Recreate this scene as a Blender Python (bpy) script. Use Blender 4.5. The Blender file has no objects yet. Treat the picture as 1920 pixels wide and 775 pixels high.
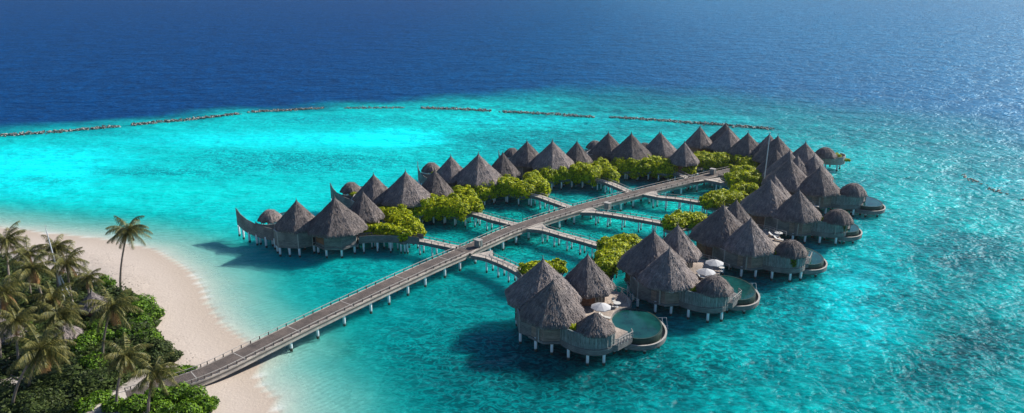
import bpy, math, random
from mathutils import Vector, noise
random.seed(7)
R = math.radians
sc = bpy.context.scene
col = sc.collection
PI = math.pi
CAMH, F = 58.0, 1500.0
PITCH = math.atan(477 / F)
cp, sp = math.cos(PITCH), math.sin(PITCH)

def at(u, v, z=0.0):
    dx = (u - 960) / F; dv = (v - 387.5) / F
    t = (z - CAMH) / (-sp - dv * cp)
    return Vector((dx * t, (cp - dv * sp) * t, z))

def px(x, y, z=0.0):
    dz = z - CAMH
    Z = max(1e-3, y * cp - dz * sp)
    return 960 + F * x / Z, 387.5 - F * (y * sp + dz * cp) / Z

# ------------------------------------------------------------------ materials
def nt(name):
    m = bpy.data.materials.new(name); m.use_nodes = True
    t = m.node_tree; t.nodes.clear()
    out = t.nodes.new('ShaderNodeOutputMaterial')
    return m, t, out
def N(t, k, **kw):
    n = t.nodes.new(k)
    for a, b in kw.items():
        if a in n.inputs.keys() if hasattr(n.inputs, 'keys') else False: n.inputs[a].default_value = b
        else: setattr(n, a, b)
    return n
def ramp(t, stops, src):
    r = t.nodes.new('ShaderNodeValToRGB')
    e = r.color_ramp.elements
    while len(e) < len(stops): e.new(0.5)
    for i, (p, c) in enumerate(stops):
        e[i].position = p; e[i].color = (*c, 1)
    t.links.new(src, r.inputs[0])
    return r
def noise_tex(t, vec, scale, detail=3, rough=0.55, dist=0):
    n = t.nodes.new('ShaderNodeTexNoise')
    n.inputs['Scale'].default_value = scale; n.inputs['Detail'].default_value = detail
    n.inputs['Roughness'].default_value = rough; n.inputs['Distortion'].default_value = dist
    if vec: t.links.new(vec, n.inputs['Vector'])
    return n
def mapping(t, src, scale=(1, 1, 1), rot=(0, 0, 0)):
    m = t.nodes.new('ShaderNodeMapping'); m.inputs['Scale'].default_value = scale
    m.inputs['Rotation'].default_value = rot
    t.links.new(src, m.inputs['Vector']); return m.outputs[0]
def math_(t, op, a, b=None, c=None):
    n = t.nodes.new('ShaderNodeMath'); n.operation = op
    for i, v in enumerate((a, b, c)):
        if v is None: continue
        if isinstance(v, (int, float)): n.inputs[i].default_value = v
        else: t.links.new(v, n.inputs[i])
    return n.outputs[0]
def mixc(t, fac, a, b, mode='MIX'):
    n = t.nodes.new('ShaderNodeMix'); n.data_type = 'RGBA'; n.blend_type = mode
    for idx, v in ((0, fac), (6, a), (7, b)):
        if isinstance(v, (int, float)): n.inputs[idx].default_value = v
        elif isinstance(v, tuple): n.inputs[idx].default_value = (*v, 1)
        else: t.links.new(v, n.inputs[idx])
    return n.outputs[2]
def bsdf(t, out, colr, rough=0.7, bump=None, bstr=0.5, bdist=0.05, spec=0.3):
    b = t.nodes.new('ShaderNodeBsdfPrincipled')
    if isinstance(colr, tuple): b.inputs['Base Color'].default_value = (*colr, 1)
    else: t.links.new(colr, b.inputs['Base Color'])
    if isinstance(rough, (int, float)): b.inputs['Roughness'].default_value = rough
    else: t.links.new(rough, b.inputs['Roughness'])
    b.inputs['Specular IOR Level'].default_value = spec
    if bump is not None:
        bn = t.nodes.new('ShaderNodeBump'); bn.inputs['Strength'].default_value = bstr
        bn.inputs['Distance'].default_value = bdist
        t.links.new(bump, bn.inputs['Height']); t.links.new(bn.outputs[0], b.inputs['Normal'])
    t.links.new(b.outputs[0], out.inputs[0])
    return b
def coords(t, k='Object'):
    return t.nodes.new('ShaderNodeTexCoord').outputs[k]
def objrand(t): return t.nodes.new('ShaderNodeObjectInfo').outputs['Random']

def mat_thatch():
    m, t, out = nt('thatch')
    uv = coords(t, 'UV')
    a = noise_tex(t, mapping(t, uv, (7.5, 1.1, 1)), 1.0, 4, 0.7)
    b = noise_tex(t, mapping(t, uv, (1.1, 0.5, 1)), 1.0, 3, 0.6)
    c = noise_tex(t, mapping(t, uv, (22, 5, 1)), 1.0, 2, 0.6)
    rows = t.nodes.new('ShaderNodeTexWave'); rows.wave_type = 'BANDS'; rows.bands_direction = 'Y'; rows.wave_profile = 'SAW'
    rows.inputs['Scale'].default_value = 0.42; rows.inputs['Distortion'].default_value = 2.2
    rows.inputs['Detail Scale'].default_value = 1.4; rows.inputs['Detail'].default_value = 3
    t.links.new(uv, rows.inputs['Vector'])
    h = math_(t, 'ADD', math_(t, 'MULTIPLY', a.outputs[0], 1.0), math_(t, 'MULTIPLY', c.outputs[0], 0.5))
    h = math_(t, 'ADD', h, math_(t, 'MULTIPLY', rows.outputs['Fac'], 0.4))
    col1 = ramp(t, [(0.3, (0.06, 0.05, 0.048)), (0.46, (0.17, 0.14, 0.13)), (0.58, (0.33, 0.275, 0.25)), (0.74, (0.6, 0.53, 0.48))], math_(t, 'MULTIPLY', math_(t, 'ADD', a.outputs[0], math_(t, 'MULTIPLY', c.outputs[0], 0.7)), 0.6))
    col2 = mixc(t, ramp(t, [(0.35, (0, 0, 0)), (0.7, (1, 1, 1))], b.outputs[0]).outputs[0], col1.outputs[0], (0.52, 0.54, 0.58), 'MULTIPLY')
    rnd = math_(t, 'MULTIPLY_ADD', objrand(t), 0.5, 0.68)
    wx = noise_tex(t, coords(t), 0.55, 3, 0.65)
    col2 = mixc(t, 1.0, col2, ramp(t, [(0.3, (0.66, 0.69, 0.74)), (0.5, (0.93, 0.97, 1.02)), (0.68, (1.2, 1.19, 1.17))], wx.outputs[0]).outputs[0], 'MULTIPLY')
    n = t.nodes.new('ShaderNodeVectorMath'); n.operation = 'SCALE'
    t.links.new(col2, n.inputs[0]); t.links.new(rnd, n.inputs['Scale'])
    bsdf(t, out, n.outputs[0], 0.9, h, 0.8, 0.13, 0.15)
    return m

def mat_planks(name, base, dark, axis, width, brown=None):
    # axis 0 = boards run vertically (split along u), 1 = boards run horizontally (split along v)
    m, t, out = nt(name)
    uv = coords(t, 'UV')
    s = t.nodes.new('ShaderNodeSeparateXYZ'); t.links.new(uv, s.inputs[0])
    k = math_(t, 'DIVIDE', s.outputs[axis], width)
    idx = math_(t, 'FLOOR', k); fr = math_(t, 'FRACT', k)
    other = s.outputs[1 - axis]
    wn = t.nodes.new('ShaderNodeTexWhiteNoise'); wn.noise_dimensions = '2D'
    cb = t.nodes.new('ShaderNodeCombineXYZ')
    t.links.new(idx, cb.inputs[0])
    t.links.new(math_(t, 'FLOOR', math_(t, 'MULTIPLY_ADD', other, 0.28, math_(t, 'MULTIPLY', idx, 0.37))), cb.inputs[1])
    t.links.new(cb.outputs[0], wn.inputs['Vector'])
    gap = math_(t, 'LESS_THAN', fr, 0.1)
    sc_ = (6, 0.8, 1) if axis == 0 else (0.8, 6, 1)
    g = noise_tex(t, mapping(t, uv, sc_), 1.6, 4, 0.65)
    big = noise_tex(t, uv, 0.35, 3, 0.6)
    c1 = mixc(t, wn.outputs[0], dark, base)
    c1 = mixc(t, ramp(t, [(0.35, (0, 0, 0)), (0.7, (1, 1, 1))], g.outputs[0]).outputs[0], c1, tuple(min(1, x * 1.35) for x in base))
    c1 = mixc(t, 1.0, c1, ramp(t, [(0.32, (0.62, 0.62, 0.64)), (0.6, (1.12, 1.1, 1.08))], big.outputs[0]).outputs[0], 'MULTIPLY')
    if brown: c1 = mixc(t, ramp(t, [(0.45, (0, 0, 0)), (0.62, (1, 1, 1))], big.outputs[0]).outputs[0], c1, brown)
    c2 = mixc(t, gap, c1, tuple(x * 0.22 for x in dark))
    h = math_(t, 'SUBTRACT', math_(t, 'MULTIPLY', g.outputs[0], 0.2), gap)
    bsdf(t, out, c2, 0.75, h, 0.6, 0.04, 0.3)
    return m

def mat_plain(name, c, rough=0.6, var=0.25, scale=3.0, spec=0.3, bd=0.02):
    m, t, out = nt(name)
    o = coords(t)
    n = noise_tex(t, o, scale, 4, 0.6)
    cc = ramp(t, [(0.3, tuple(x * (1 - var) for x in c)), (0.7, tuple(min(1, x * (1 + var)) for x in c))], n.outputs[0])
    bsdf(t, out, cc.outputs[0], rough, n.outputs[0], 0.3, bd, spec)
    return m

def mat_pile():
    m, t, out = nt('painted_concrete')
    g = t.nodes.new('ShaderNodeNewGeometry')
    s = t.nodes.new('ShaderNodeSeparateXYZ'); t.links.new(g.outputs['Position'], s.inputs[0])
    n = noise_tex(t, g.outputs['Position'], 2.5, 4, 0.6)
    z = math_(t, 'ADD', s.outputs[2], math_(t, 'MULTIPLY', math_(t, 'SUBTRACT', n.outputs[0], 0.5), 0.3))
    c = ramp(t, [(0.0, (0.30, 0.36, 0.33)), (0.40, (0.2, 0.25, 0.22)), (0.46, (0.04, 0.045, 0.03)), (0.54, (0.06, 0.06, 0.045)), (0.58, (0.6, 0.66, 0.68)), (0.8, (0.78, 0.84, 0.87))], math_(t, 'MULTIPLY_ADD', z, 0.22, 0.46))
    bsdf(t, out, c.outputs[0], 0.6, n.outputs[0], 0.2, 0.03)
    return m

def mat_leaf(name, c0, c1, c2, trans=0.35):
    m, t, out = nt(name)
    g = t.nodes.new('ShaderNodeNewGeometry')
    r1 = g.outputs['Random Per Island']
    n = noise_tex(t, g.outputs['Position'], 0.7, 3, 0.6)
    f = math_(t, 'ADD', math_(t, 'MULTIPLY', r1, 0.5), math_(t, 'MULTIPLY', n.outputs[0], 0.5))
    c = ramp(t, [(0.25, c0), (0.5, c1), (0.75, c2)], f)
    d = t.nodes.new('ShaderNodeBsdfPrincipled'); d.inputs['Roughness'].default_value = 0.5
    d.inputs['Specular IOR Level'].default_value = 0.25
    t.links.new(c.outputs[0], d.inputs['Base Color'])
    tr = t.nodes.new('ShaderNodeBsdfTranslucent'); t.links.new(c.outputs[0], tr.inputs[0])
    mx = t.nodes.new('ShaderNodeMixShader'); mx.inputs[0].default_value = trans
    t.links.new(d.outputs[0], mx.inputs[1]); t.links.new(tr.outputs[0], mx.inputs[2])
    t.links.new(mx.outputs[0], out.inputs[0])
    return m

def mat_seabed():
    m, t, out = nt('sand_and_seabed')
    a = t.nodes.new('ShaderNodeVertexColor'); a.layer_name = 'bed'
    am = t.nodes.new('ShaderNodeAttribute'); am.attribute_name = 'mask'   # r: rubble amount, g: dry sand, b: ripple sand
    sm = t.nodes.new('ShaderNodeSeparateColor'); t.links.new(am.outputs['Color'], sm.inputs[0])
    g = t.nodes.new('ShaderNodeNewGeometry').outputs['Position']
    n1 = noise_tex(t, g, 0.55, 5, 0.7, 0.6)
    n2 = noise_tex(t, g, 0.07, 4, 0.6, 0.8)
    n3 = noise_tex(t, g, 2.2, 3, 0.6)
    rub = ramp(t, [(0.36, (0.35, 0.42, 0.42)), (0.5, (0.85, 0.87, 0.87)), (0.62, (1.12, 1.1, 1.1))], n1.outputs[0])
    rub2 = ramp(t, [(0.36, (0.72, 0.75, 0.76)), (0.55, (1.0, 1.0, 1.0))], n2.outputs[0])
    c = mixc(t, sm.outputs[0], a.outputs[0], rub.outputs[0], 'MULTIPLY')
    c = mixc(t, math_(t, 'MULTIPLY', sm.outputs[0], 0.9), c, rub2.outputs[0], 'MULTIPLY')
    # sand ripples
    w = t.nodes.new('ShaderNodeTexWave'); w.wave_type = 'BANDS'; w.bands_direction = 'X'
    w.inputs['Scale'].default_value = 0.34; w.inputs['Distortion'].default_value = 5; w.inputs['Detail'].default_value = 2
    w.inputs['Detail Scale'].default_value = 0.5
    t.links.new(mapping(t, g, (1, 1, 1), (0, 0, R(40))), w.inputs['Vector'])
    rip = ramp(t, [(0.1, (0.76, 0.8, 0.8)), (0.7, (1.04, 1.03, 1.03))], w.outputs['Fac'])
    c = mixc(t, sm.outputs[2], c, rip.outputs[0], 'MULTIPLY')
    # dry sand: grain, tracks and footprints
    v = t.nodes.new('ShaderNodeTexVoronoi'); v.inputs['Scale'].default_value = 1.25
    t.links.new(g, v.inputs['Vector'])
    fp = math_(t, 'MULTIPLY', ramp(t, [(0.12, (0, 0, 0)), (0.3, (1, 1, 1))], v.outputs['Distance']).outputs[0], 1)
    n4 = noise_tex(t, g, 0.18, 3, 0.5)
    foot = math_(t, 'MULTIPLY', ramp(t, [(0.42, (0, 0, 0)), (0.6, (1, 1, 1))], n4.outputs[0]).outputs[0], sm.outputs[1])
    dirt = ramp(t, [(0.3, (0.88, 0.87, 0.86)), (0.55, (1.0, 1.0, 1.0)), (0.75, (1.06, 1.06, 1.05))], n1.outputs[0])
    c = mixc(t, math_(t, 'MULTIPLY', sm.outputs[1], 0.8), c, dirt.outputs[0], 'MULTIPLY')
    dip = mixc(t, fp, (0.72, 0.70, 0.69), (1.0, 1.0, 1.0))
    c = mixc(t, foot, c, dip, 'MULTIPLY')
    h = math_(t, 'ADD', math_(t, 'MULTIPLY', math_(t, 'MULTIPLY', fp, foot), 0.8), math_(t, 'MULTIPLY', n3.outputs[0], 0.6))
    h = math_(t, 'ADD', h, math_(t, 'MULTIPLY', n1.outputs[0], 0.5))
    bsdf(t, out, c, 0.9, h, 0.7, 0.15, 0.1)
    return m

def mat_water():
    m, t, out = nt('sea_water')
    a = t.nodes.new('ShaderNodeVertexColor'); a.layer_name = 'tint'
    g = t.nodes.new('ShaderNodeNewGeometry').outputs['Position']
    rot = R(28)
    w1 = noise_tex(t, mapping(t, g, (0.55, 1.05, 1), (0, 0, rot)), 1.0, 4, 0.62, 0.4)
    w2 = noise_tex(t, mapping(t, g, (0.11, 0.24, 1), (0, 0, rot * 0.6)), 1.0, 3, 0.6, 0.3)
    w3 = noise_tex(t, mapping(t, g, (1.7, 3.0, 1), (0, 0, rot * 1.3)), 1.0, 3, 0.6, 0.2)
    h = math_(t, 'ADD', math_(t, 'MULTIPLY', w1.outputs[0], 0.62), math_(t, 'MULTIPLY', w2.outputs[0], 1.5))
    h = math_(t, 'ADD', h, math_(t, 'MULTIPLY', w3.outputs[0], 0.16))
    w4 = noise_tex(t, mapping(t, g, (0.045, 0.085, 1), (0, 0, rot * 0.3)), 1.0, 4, 0.7, 0.3)
    h = math_(t, 'ADD', h, math_(t, 'MULTIPLY', w4.outputs[0], 5.0))
    bn = t.nodes.new('ShaderNodeBump'); bn.inputs['Strength'].default_value = 1.0; bn.inputs['Distance'].default_value = 0.5
    t.links.new(h, bn.inputs['Height'])
    tr = t.nodes.new('ShaderNodeBsdfTransparent')
    # crest/trough focusing of the light: painted into the tint colour
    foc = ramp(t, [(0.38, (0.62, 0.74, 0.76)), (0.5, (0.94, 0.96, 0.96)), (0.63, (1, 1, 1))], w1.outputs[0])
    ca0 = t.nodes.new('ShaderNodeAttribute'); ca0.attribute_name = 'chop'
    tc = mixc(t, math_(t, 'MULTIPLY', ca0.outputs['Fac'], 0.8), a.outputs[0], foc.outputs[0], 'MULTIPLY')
    t.links.new(tc, tr.inputs[0])
    gl = t.nodes.new('ShaderNodeBsdfGlossy'); gl.inputs['Roughness'].default_value = WROUGH
    gl.inputs['Color'].default_value = (0.6, 0.85, 1, 1)
    t.links.new(bn.outputs[0], gl.inputs['Normal'])
    fr = t.nodes.new('ShaderNodeFresnel'); fr.inputs['IOR'].default_value = 1.33
    t.links.new(bn.outputs[0], fr.inputs['Normal'])
    br = t.nodes.new('ShaderNodeAttribute'); br.attribute_name = 'sheen_mask'  # extra sky sheen put in by mask over the right-hand water
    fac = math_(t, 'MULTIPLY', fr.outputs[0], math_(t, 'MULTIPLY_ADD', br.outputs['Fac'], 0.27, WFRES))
    bd = t.nodes.new('ShaderNodeVertexColor'); bd.layer_name = 'body'
    am = t.nodes.new('ShaderNodeAttribute'); am.attribute_name = 'murk'
    mot = ramp(t, [(0.36, (0.42, 0.52, 0.54)), (0.5, (0.95, 0.96, 0.96)), (0.63, (1.7, 1.42, 1.38))], w1.outputs[0])  # ripple light and dark painted into the body colour
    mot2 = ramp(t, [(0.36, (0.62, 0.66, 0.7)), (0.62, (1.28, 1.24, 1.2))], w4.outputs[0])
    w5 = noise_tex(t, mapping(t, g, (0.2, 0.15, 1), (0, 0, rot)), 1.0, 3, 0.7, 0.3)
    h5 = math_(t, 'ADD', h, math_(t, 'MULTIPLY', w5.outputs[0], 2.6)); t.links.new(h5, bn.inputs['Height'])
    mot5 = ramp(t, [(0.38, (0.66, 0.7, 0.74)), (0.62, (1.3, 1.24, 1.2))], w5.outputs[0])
    # light net on the shallow rubble, painted into the body colour: bright thin cells
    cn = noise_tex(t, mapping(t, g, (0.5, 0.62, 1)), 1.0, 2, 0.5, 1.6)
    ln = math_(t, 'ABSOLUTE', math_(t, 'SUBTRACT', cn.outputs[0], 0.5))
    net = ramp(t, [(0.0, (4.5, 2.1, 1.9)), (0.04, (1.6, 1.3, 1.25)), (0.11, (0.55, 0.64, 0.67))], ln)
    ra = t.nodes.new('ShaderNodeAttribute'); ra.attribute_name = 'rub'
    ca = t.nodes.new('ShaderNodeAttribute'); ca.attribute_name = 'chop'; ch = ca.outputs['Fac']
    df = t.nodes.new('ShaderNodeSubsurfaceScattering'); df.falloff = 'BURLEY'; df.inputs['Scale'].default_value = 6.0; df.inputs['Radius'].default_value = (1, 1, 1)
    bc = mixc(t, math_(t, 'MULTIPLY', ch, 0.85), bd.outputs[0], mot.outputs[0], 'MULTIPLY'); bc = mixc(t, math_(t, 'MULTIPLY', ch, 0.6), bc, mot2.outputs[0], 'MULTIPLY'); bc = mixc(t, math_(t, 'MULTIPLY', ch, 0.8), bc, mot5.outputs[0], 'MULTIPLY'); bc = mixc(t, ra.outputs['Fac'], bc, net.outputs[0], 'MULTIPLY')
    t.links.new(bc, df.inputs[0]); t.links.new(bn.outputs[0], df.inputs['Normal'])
    mb = t.nodes.new('ShaderNodeMixShader')
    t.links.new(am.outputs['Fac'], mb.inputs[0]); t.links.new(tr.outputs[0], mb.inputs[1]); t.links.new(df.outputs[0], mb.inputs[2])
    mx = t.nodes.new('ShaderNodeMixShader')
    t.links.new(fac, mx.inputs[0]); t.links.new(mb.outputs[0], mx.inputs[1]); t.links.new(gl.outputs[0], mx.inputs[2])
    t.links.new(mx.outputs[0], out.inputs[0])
    return m
HAZE = 0.00012
WROUGH, WFRES = 0.31, 0.15

M = {}
M['thatch'] = mat_thatch()
M['hplank'] = mat_planks('grey_horizontal_boards', (0.185, 0.183, 0.18), (0.085, 0.087, 0.09), 1, 0.27)
M['vplank'] = mat_planks('grey_vertical_boards', (0.215, 0.25, 0.245), (0.10, 0.115, 0.115), 0, 0.3)
M['wplank'] = mat_planks('room_wall_boards', (0.28, 0.22, 0.185), (0.14, 0.105, 0.085), 1, 0.2)
M['door'] = mat_planks('brown_timber_boards', (0.27, 0.13, 0.075), (0.16, 0.07, 0.04), 1, 0.3)
M['redwood'] = mat_planks('reddish_room_boards', (0.20, 0.125, 0.095), (0.10, 0.06, 0.045), 1, 0.22)
M['deck'] = mat_planks('deck_boards', (0.36, 0.30, 0.255), (0.22, 0.185, 0.16), 0, 0.16)
M['runner'] = mat_planks('dark_boardwalk_boards', (0.115, 0.095, 0.085), (0.07, 0.058, 0.054), 0, 0.15, None)
M['edge'] = mat_planks('pale_boardwalk_timber', (0.40, 0.36, 0.32), (0.26, 0.235, 0.21), 1, 0.22)
M['rail'] = mat_plain('pale_rail_timber', (0.34, 0.32, 0.30), 0.7, 0.2)
M['post'] = mat_plain('dark_post_timber', (0.10, 0.09, 0.085), 0.7, 0.2)
M['pile'] = mat_pile()
M['glass'] = mat_plain('dark_window_glass', (0.03, 0.04, 0.045), 0.15, 0.2, 1.0, 0.6, 0.001)
M['canvas'] = mat_plain('white_canvas', (0.43, 0.43, 0.44), 0.8, 0.06)
M['cushion'] = mat_plain('white_cushion', (0.5, 0.49, 0.47), 0.85, 0.05)
M['teak'] = mat_plain('teak_furniture', (0.22, 0.13, 0.08), 0.6, 0.2)
M['steel'] = mat_plain('steel_tube', (0.5, 0.52, 0.54), 0.35, 0.1)
M['pooltile'] = mat_plain('dark_green_pool_tile', (0.03, 0.055, 0.045), 0.4, 0.4, 4.0)
M['lime'] = mat_leaf('lime_green_leaves', (0.08, 0.15, 0.003), (0.36, 0.44, 0.004), (0.70, 0.68, 0.006), 0.36)
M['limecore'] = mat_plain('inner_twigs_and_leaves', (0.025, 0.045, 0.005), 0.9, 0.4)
M['bush'] = mat_leaf('broad_green_leaves', (0.025, 0.06, 0.004), (0.08, 0.18, 0.008), (0.2, 0.34, 0.015), 0.3)
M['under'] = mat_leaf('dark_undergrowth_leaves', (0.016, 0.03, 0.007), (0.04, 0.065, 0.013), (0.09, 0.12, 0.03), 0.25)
M['frond'] = mat_leaf('palm_leaflets', (0.045, 0.058, 0.015), (0.11, 0.115, 0.028), (0.26, 0.225, 0.06), 0.3)
M['deadfrond'] = mat_leaf('dry_orange_fronds', (0.22, 0.10, 0.04), (0.36, 0.19, 0.07), (0.42, 0.28, 0.12), 0.3)
M['trunk'] = mat_plain('palm_bark', (0.2, 0.165, 0.14), 0.9, 0.3, 2.0)
M['nut'] = mat_plain('coconut_husk', (0.25, 0.13, 0.03), 0.7, 0.3)
m_, t_, o_ = nt('wet_reef_rock'); g_ = t_.nodes.new('ShaderNodeNewGeometry')
bsdf(t_, o_, ramp(t_, [(0.2, (0.02, 0.03, 0.028)), (0.5, (0.06, 0.075, 0.065)), (0.85, (0.5, 0.5, 0.46))], g_.outputs['Random Per Island']).outputs[0], 0.6); M['rock'] = m_  # palest stones stand for sunlit ones, painted into the rock colour
M['mast'] = mat_plain('galvanised_mast', (0.55, 0.57, 0.6), 0.5, 0.15)
M['seabed'] = mat_seabed()

def mat_pool():
    m, t, out = nt('pool_water')
    g = t.nodes.new('ShaderNodeNewGeometry').outputs['Position']
    n = noise_tex(t, g, 1.2, 3, 0.6); n2 = noise_tex(t, g, 0.35, 3, 0.6)
    c = ramp(t, [(0.35, (0.003, 0.035, 0.036)), (0.65, (0.008, 0.075, 0.07))], n2.outputs[0])
    bsdf(t, out, c.outputs[0], 0.07, n.outputs[0], 0.35, 0.03, 0.25)
    return m
M['pool'] = mat_pool()

# ------------------------------------------------------------------ mesh builder
class MB:
    def __init__(s): s.v = []; s.f = []; s.uv = []; s.mi = []; s.smooth = False
    def quad(s, pts, uv=None, mi=0):
        b = len(s.v); s.v += [tuple(p) for p in pts]
        s.f.append(tuple(range(b, b + len(pts)))); s.mi.append(mi)
        s.uv += uv if uv else [(p[0], p[1]) for p in pts]
    def box(s, c, size, rz=0, mi=0):
        cx, cy, cz = c; sx, sy, sz = (d / 2 for d in size)
        ca, sa = math.cos(rz), math.sin(rz)
        P = [(cx + x * ca - y * sa, cy + x * sa + y * ca, cz + z) for x in (-sx, sx) for y in (-sy, sy) for z in (-sz, sz)]
        L = size
        for ids, w, h in (((0, 1, 3, 2), L[1], L[2]), ((4, 6, 7, 5), L[1], L[2]), ((0, 4, 5, 1), L[0], L[2]), ((2, 3, 7, 6), L[0], L[2]), ((1, 5, 7, 3), L[0], L[1]), ((0, 2, 6, 4), L[0], L[1])):
            pts = [P[i] for i in ids]
            if abs(pts[0][2] - pts[2][2]) < 1e-6: uv = [(p[0], p[1]) for p in pts]
            else: uv = [((Vector(p[:2]) - Vector(pts[0][:2])).length, p[2]) for p in pts]
            s.quad(pts, uv, mi)
    def bar(s, a, b, r, n=6, r2=None, mi=0, caps=True):
        a = Vector(a); b = Vector(b); d = b - a
        if d.length < 1e-6: return
        z = d.normalized(); x = z.orthogonal().normalized(); y = z.cross(x)
        r2 = r if r2 is None else r2
        for i in range(n):
            t0, t1 = 2 * PI * i / n, 2 * PI * (i + 1) / n
            o0 = x * math.cos(t0) + y * math.sin(t0); o1 = x * math.cos(t1) + y * math.sin(t1)
            s.quad([a + o0 * r, a + o1 * r, b + o1 * r2, b + o0 * r2], None, mi)
        if caps:
            s.quad([b + (x * math.cos(2 * PI * i / n) + y * math.sin(2 * PI * i / n)) * r2 for i in range(n)], None, mi)
            s.quad([a + (x * math.cos(-2 * PI * i / n) + y * math.sin(-2 * PI * i / n)) * r for i in range(n)], None, mi)
    def slab(s, pts, z0, z1):
        n = len(pts)
        s.quad([(p[0], p[1], z1) for p in pts]); s.quad([(p[0], p[1], z0) for p in reversed(pts)])
        u = 0
        for i in range(n):
            a, b = pts[i], pts[(i + 1) % n]; L = math.hypot(b[0] - a[0], b[1] - a[1])
            s.quad([(a[0], a[1], z0), (b[0], b[1], z0), (b[0], b[1], z1), (a[0], a[1], z1)], [(u, z0), (u + L, z0), (u + L, z1), (u, z1)])
            u += L
    def wall(s, pts, z0, z1, t=0.12, closed=False, flare=0.0):
        """a standing wall along a plan polyline; z0/z1 numbers or lists; flare pushes the bottom outwards"""
        n = len(pts); P = [Vector((p[0], p[1])) for p in pts]
        Z0 = z0 if isinstance(z0, (list, tuple)) else [z0] * n
        Z1 = z1 if isinstance(z1, (list, tuple)) else [z1] * n
        nor = []
        for i in range(n):
            a = P[i - 1] if (i or closed) else None; b = P[(i + 1) % n] if (i < n - 1 or closed) else None
            d = Vector((0, 0))
            if a is not None: d += (P[i] - a).normalized()
            if b is not None: d += (b - P[i]).normalized()
            d = d.normalized() if d.length > 1e-6 else Vector((1, 0)); nor.append(Vector((d.y, -d.x)))
        u = 0
        for i in range(n if closed else n - 1):
            j = (i + 1) % n; L = (P[j] - P[i]).length
            o = lambda k, e, z: (P[k].x + nor[k].x * e, P[k].y + nor[k].y * e, z)
            uu = [(u, Z0[i]), (u + L, Z0[j]), (u + L, Z1[j]), (u, Z1[i])]
            h = t / 2
            s.quad([o(i, h + flare, Z0[i]), o(j, h + flare, Z0[j]), o(j, h, Z1[j]), o(i, h, Z1[i])], uu)
            s.quad([o(j, -h, Z0[j]), o(i, -h, Z0[i]), o(i, -h, Z1[i]), o(j, -h, Z1[j])], [uu[1], uu[0], uu[3], uu[2]])
            s.quad([o(i, h, Z1[i]), o(j, h, Z1[j]), o(j, -h, Z1[j]), o(i, -h, Z1[i])], [(u, 0), (u + L, 0), (u + L, t), (u, t)])
            s.quad([o(i, -h, Z0[i]), o(j, -h, Z0[j]), o(j, h + flare, Z0[j]), o(i, h + flare, Z0[i])], [(u, 0), (u + L, 0), (u + L, t), (u, t)])
            if not closed and i == 0: s.quad([o(0, -h, Z0[0]), o(0, h + flare, Z0[0]), o(0, h, Z1[0]), o(0, -h, Z1[0])], [(0, Z0[0]), (t, Z0[0]), (t, Z1[0]), (0, Z1[0])])
            if not closed and j == n - 1: s.quad([o(j, h + flare, Z0[j]), o(j, -h, Z0[j]), o(j, -h, Z1[j]), o(j, h, Z1[j])], [(0, Z0[j]), (t, Z0[j]), (t, Z1[j]), (0, Z1[j])])
            u += L
    def mesh(s, name, mats, weld=False):
        me = bpy.data.meshes.new(name)
        me.from_pydata(s.v, [], s.f)
        for m in (mats if isinstance(mats, (list, tuple)) else [mats]): me.materials.append(m)
        me.polygons.foreach_set('material_index', s.mi)
        uvl = me.uv_layers.new(name='UVMap')
        flat = [c for q in s.uv for c in q]
        uvl.data.foreach_set('uv', flat)
        if s.smooth: me.polygons.foreach_set('use_smooth', [True] * len(me.polygons))
        me.update()
        return me
    def build(s, name, mats, parent=None, loc=(0, 0, 0), rz=0):
        return link(name, s.mesh(name, mats), parent, loc, rz)

def link(name, me, parent=None, loc=(0, 0, 0), rz=0):
    o = bpy.data.objects.new(name, me); col.objects.link(o)
    o.location = loc; o.rotation_euler = (0, 0, rz)
    if parent: o.parent = parent
    return o
def thing(name, label, cat, loc=(0, 0, 0), rz=0, group=None):
    o = bpy.data.objects.new(name, None); col.objects.link(o); o.empty_display_size = 0.5
    o.location = loc; o.rotation_euler = (0, 0, rz); return tag(o, label, cat, group)
def tag(o, label=None, cat=None, group=None, kind=None):
    if label: o['label'] = label
    if cat: o['category'] = cat
    if group: o['group'] = group
    if kind: o['kind'] = kind
    return o
def copy_tree(o, parent=None):
    c = o.copy(); col.objects.link(c); c.parent = parent
    for ch in list(o.children): copy_tree(ch, c)
    return c

# ------------------------------------------------------------------ ground, seabed and water
def seg_d(p, a, b):
    ax, ay = a; bx, by = b; dx, dy = bx - ax, by - ay
    t = ((p[0] - ax) * dx + (p[1] - ay) * dy) / (dx * dx + dy * dy)
    t = 0 if t < 0 else 1 if t > 1 else t
    return math.hypot(p[0] - ax - t * dx, p[1] - ay - t * dy)
def poly_in(p, poly):
    c = False; j = len(poly) - 1
    for i in range(len(poly)):
        a, b = poly[i], poly[j]
        if (a[1] > p[1]) != (b[1] > p[1]) and p[0] < (b[0] - a[0]) * (p[1] - a[1]) / (b[1] - a[1]) + a[0]: c = not c
        j = i
    return c
def W2(u, v, z=0):
    q = at(u, v, z); return (q.x, q.y)
SHORE_PX = [(-260, 396), (-120, 412), (0, 427), (100, 438), (190, 447), (262, 462), (300, 472), (335, 492), (366, 517), (383, 545), (391, 575), (412, 606), (440, 628), (475, 652), (487, 672), (480, 700), (505, 735), (522, 775), (530, 830), (520, 950)]
SHORE = [W2(*q) for q in SHORE_PX]
ISLAND = SHORE + [(-30, 20), (-300, 20), (-400, 150)]
REEF_PX = [(-500, 292), (0, 252), (220, 233), (450, 211), (620, 202), (760, 195), (900, 189), (1050, 188), (1200, 192), (1400, 204), (1600, 226), (1750, 250), (1920, 292), (2200, 370), (2500, 470)]
REEF = [W2(*q) for q in REEF_PX]
LAGOON = REEF + [(400, 20), (200, -50), (-300, -50), (-500, 100)]
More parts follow.
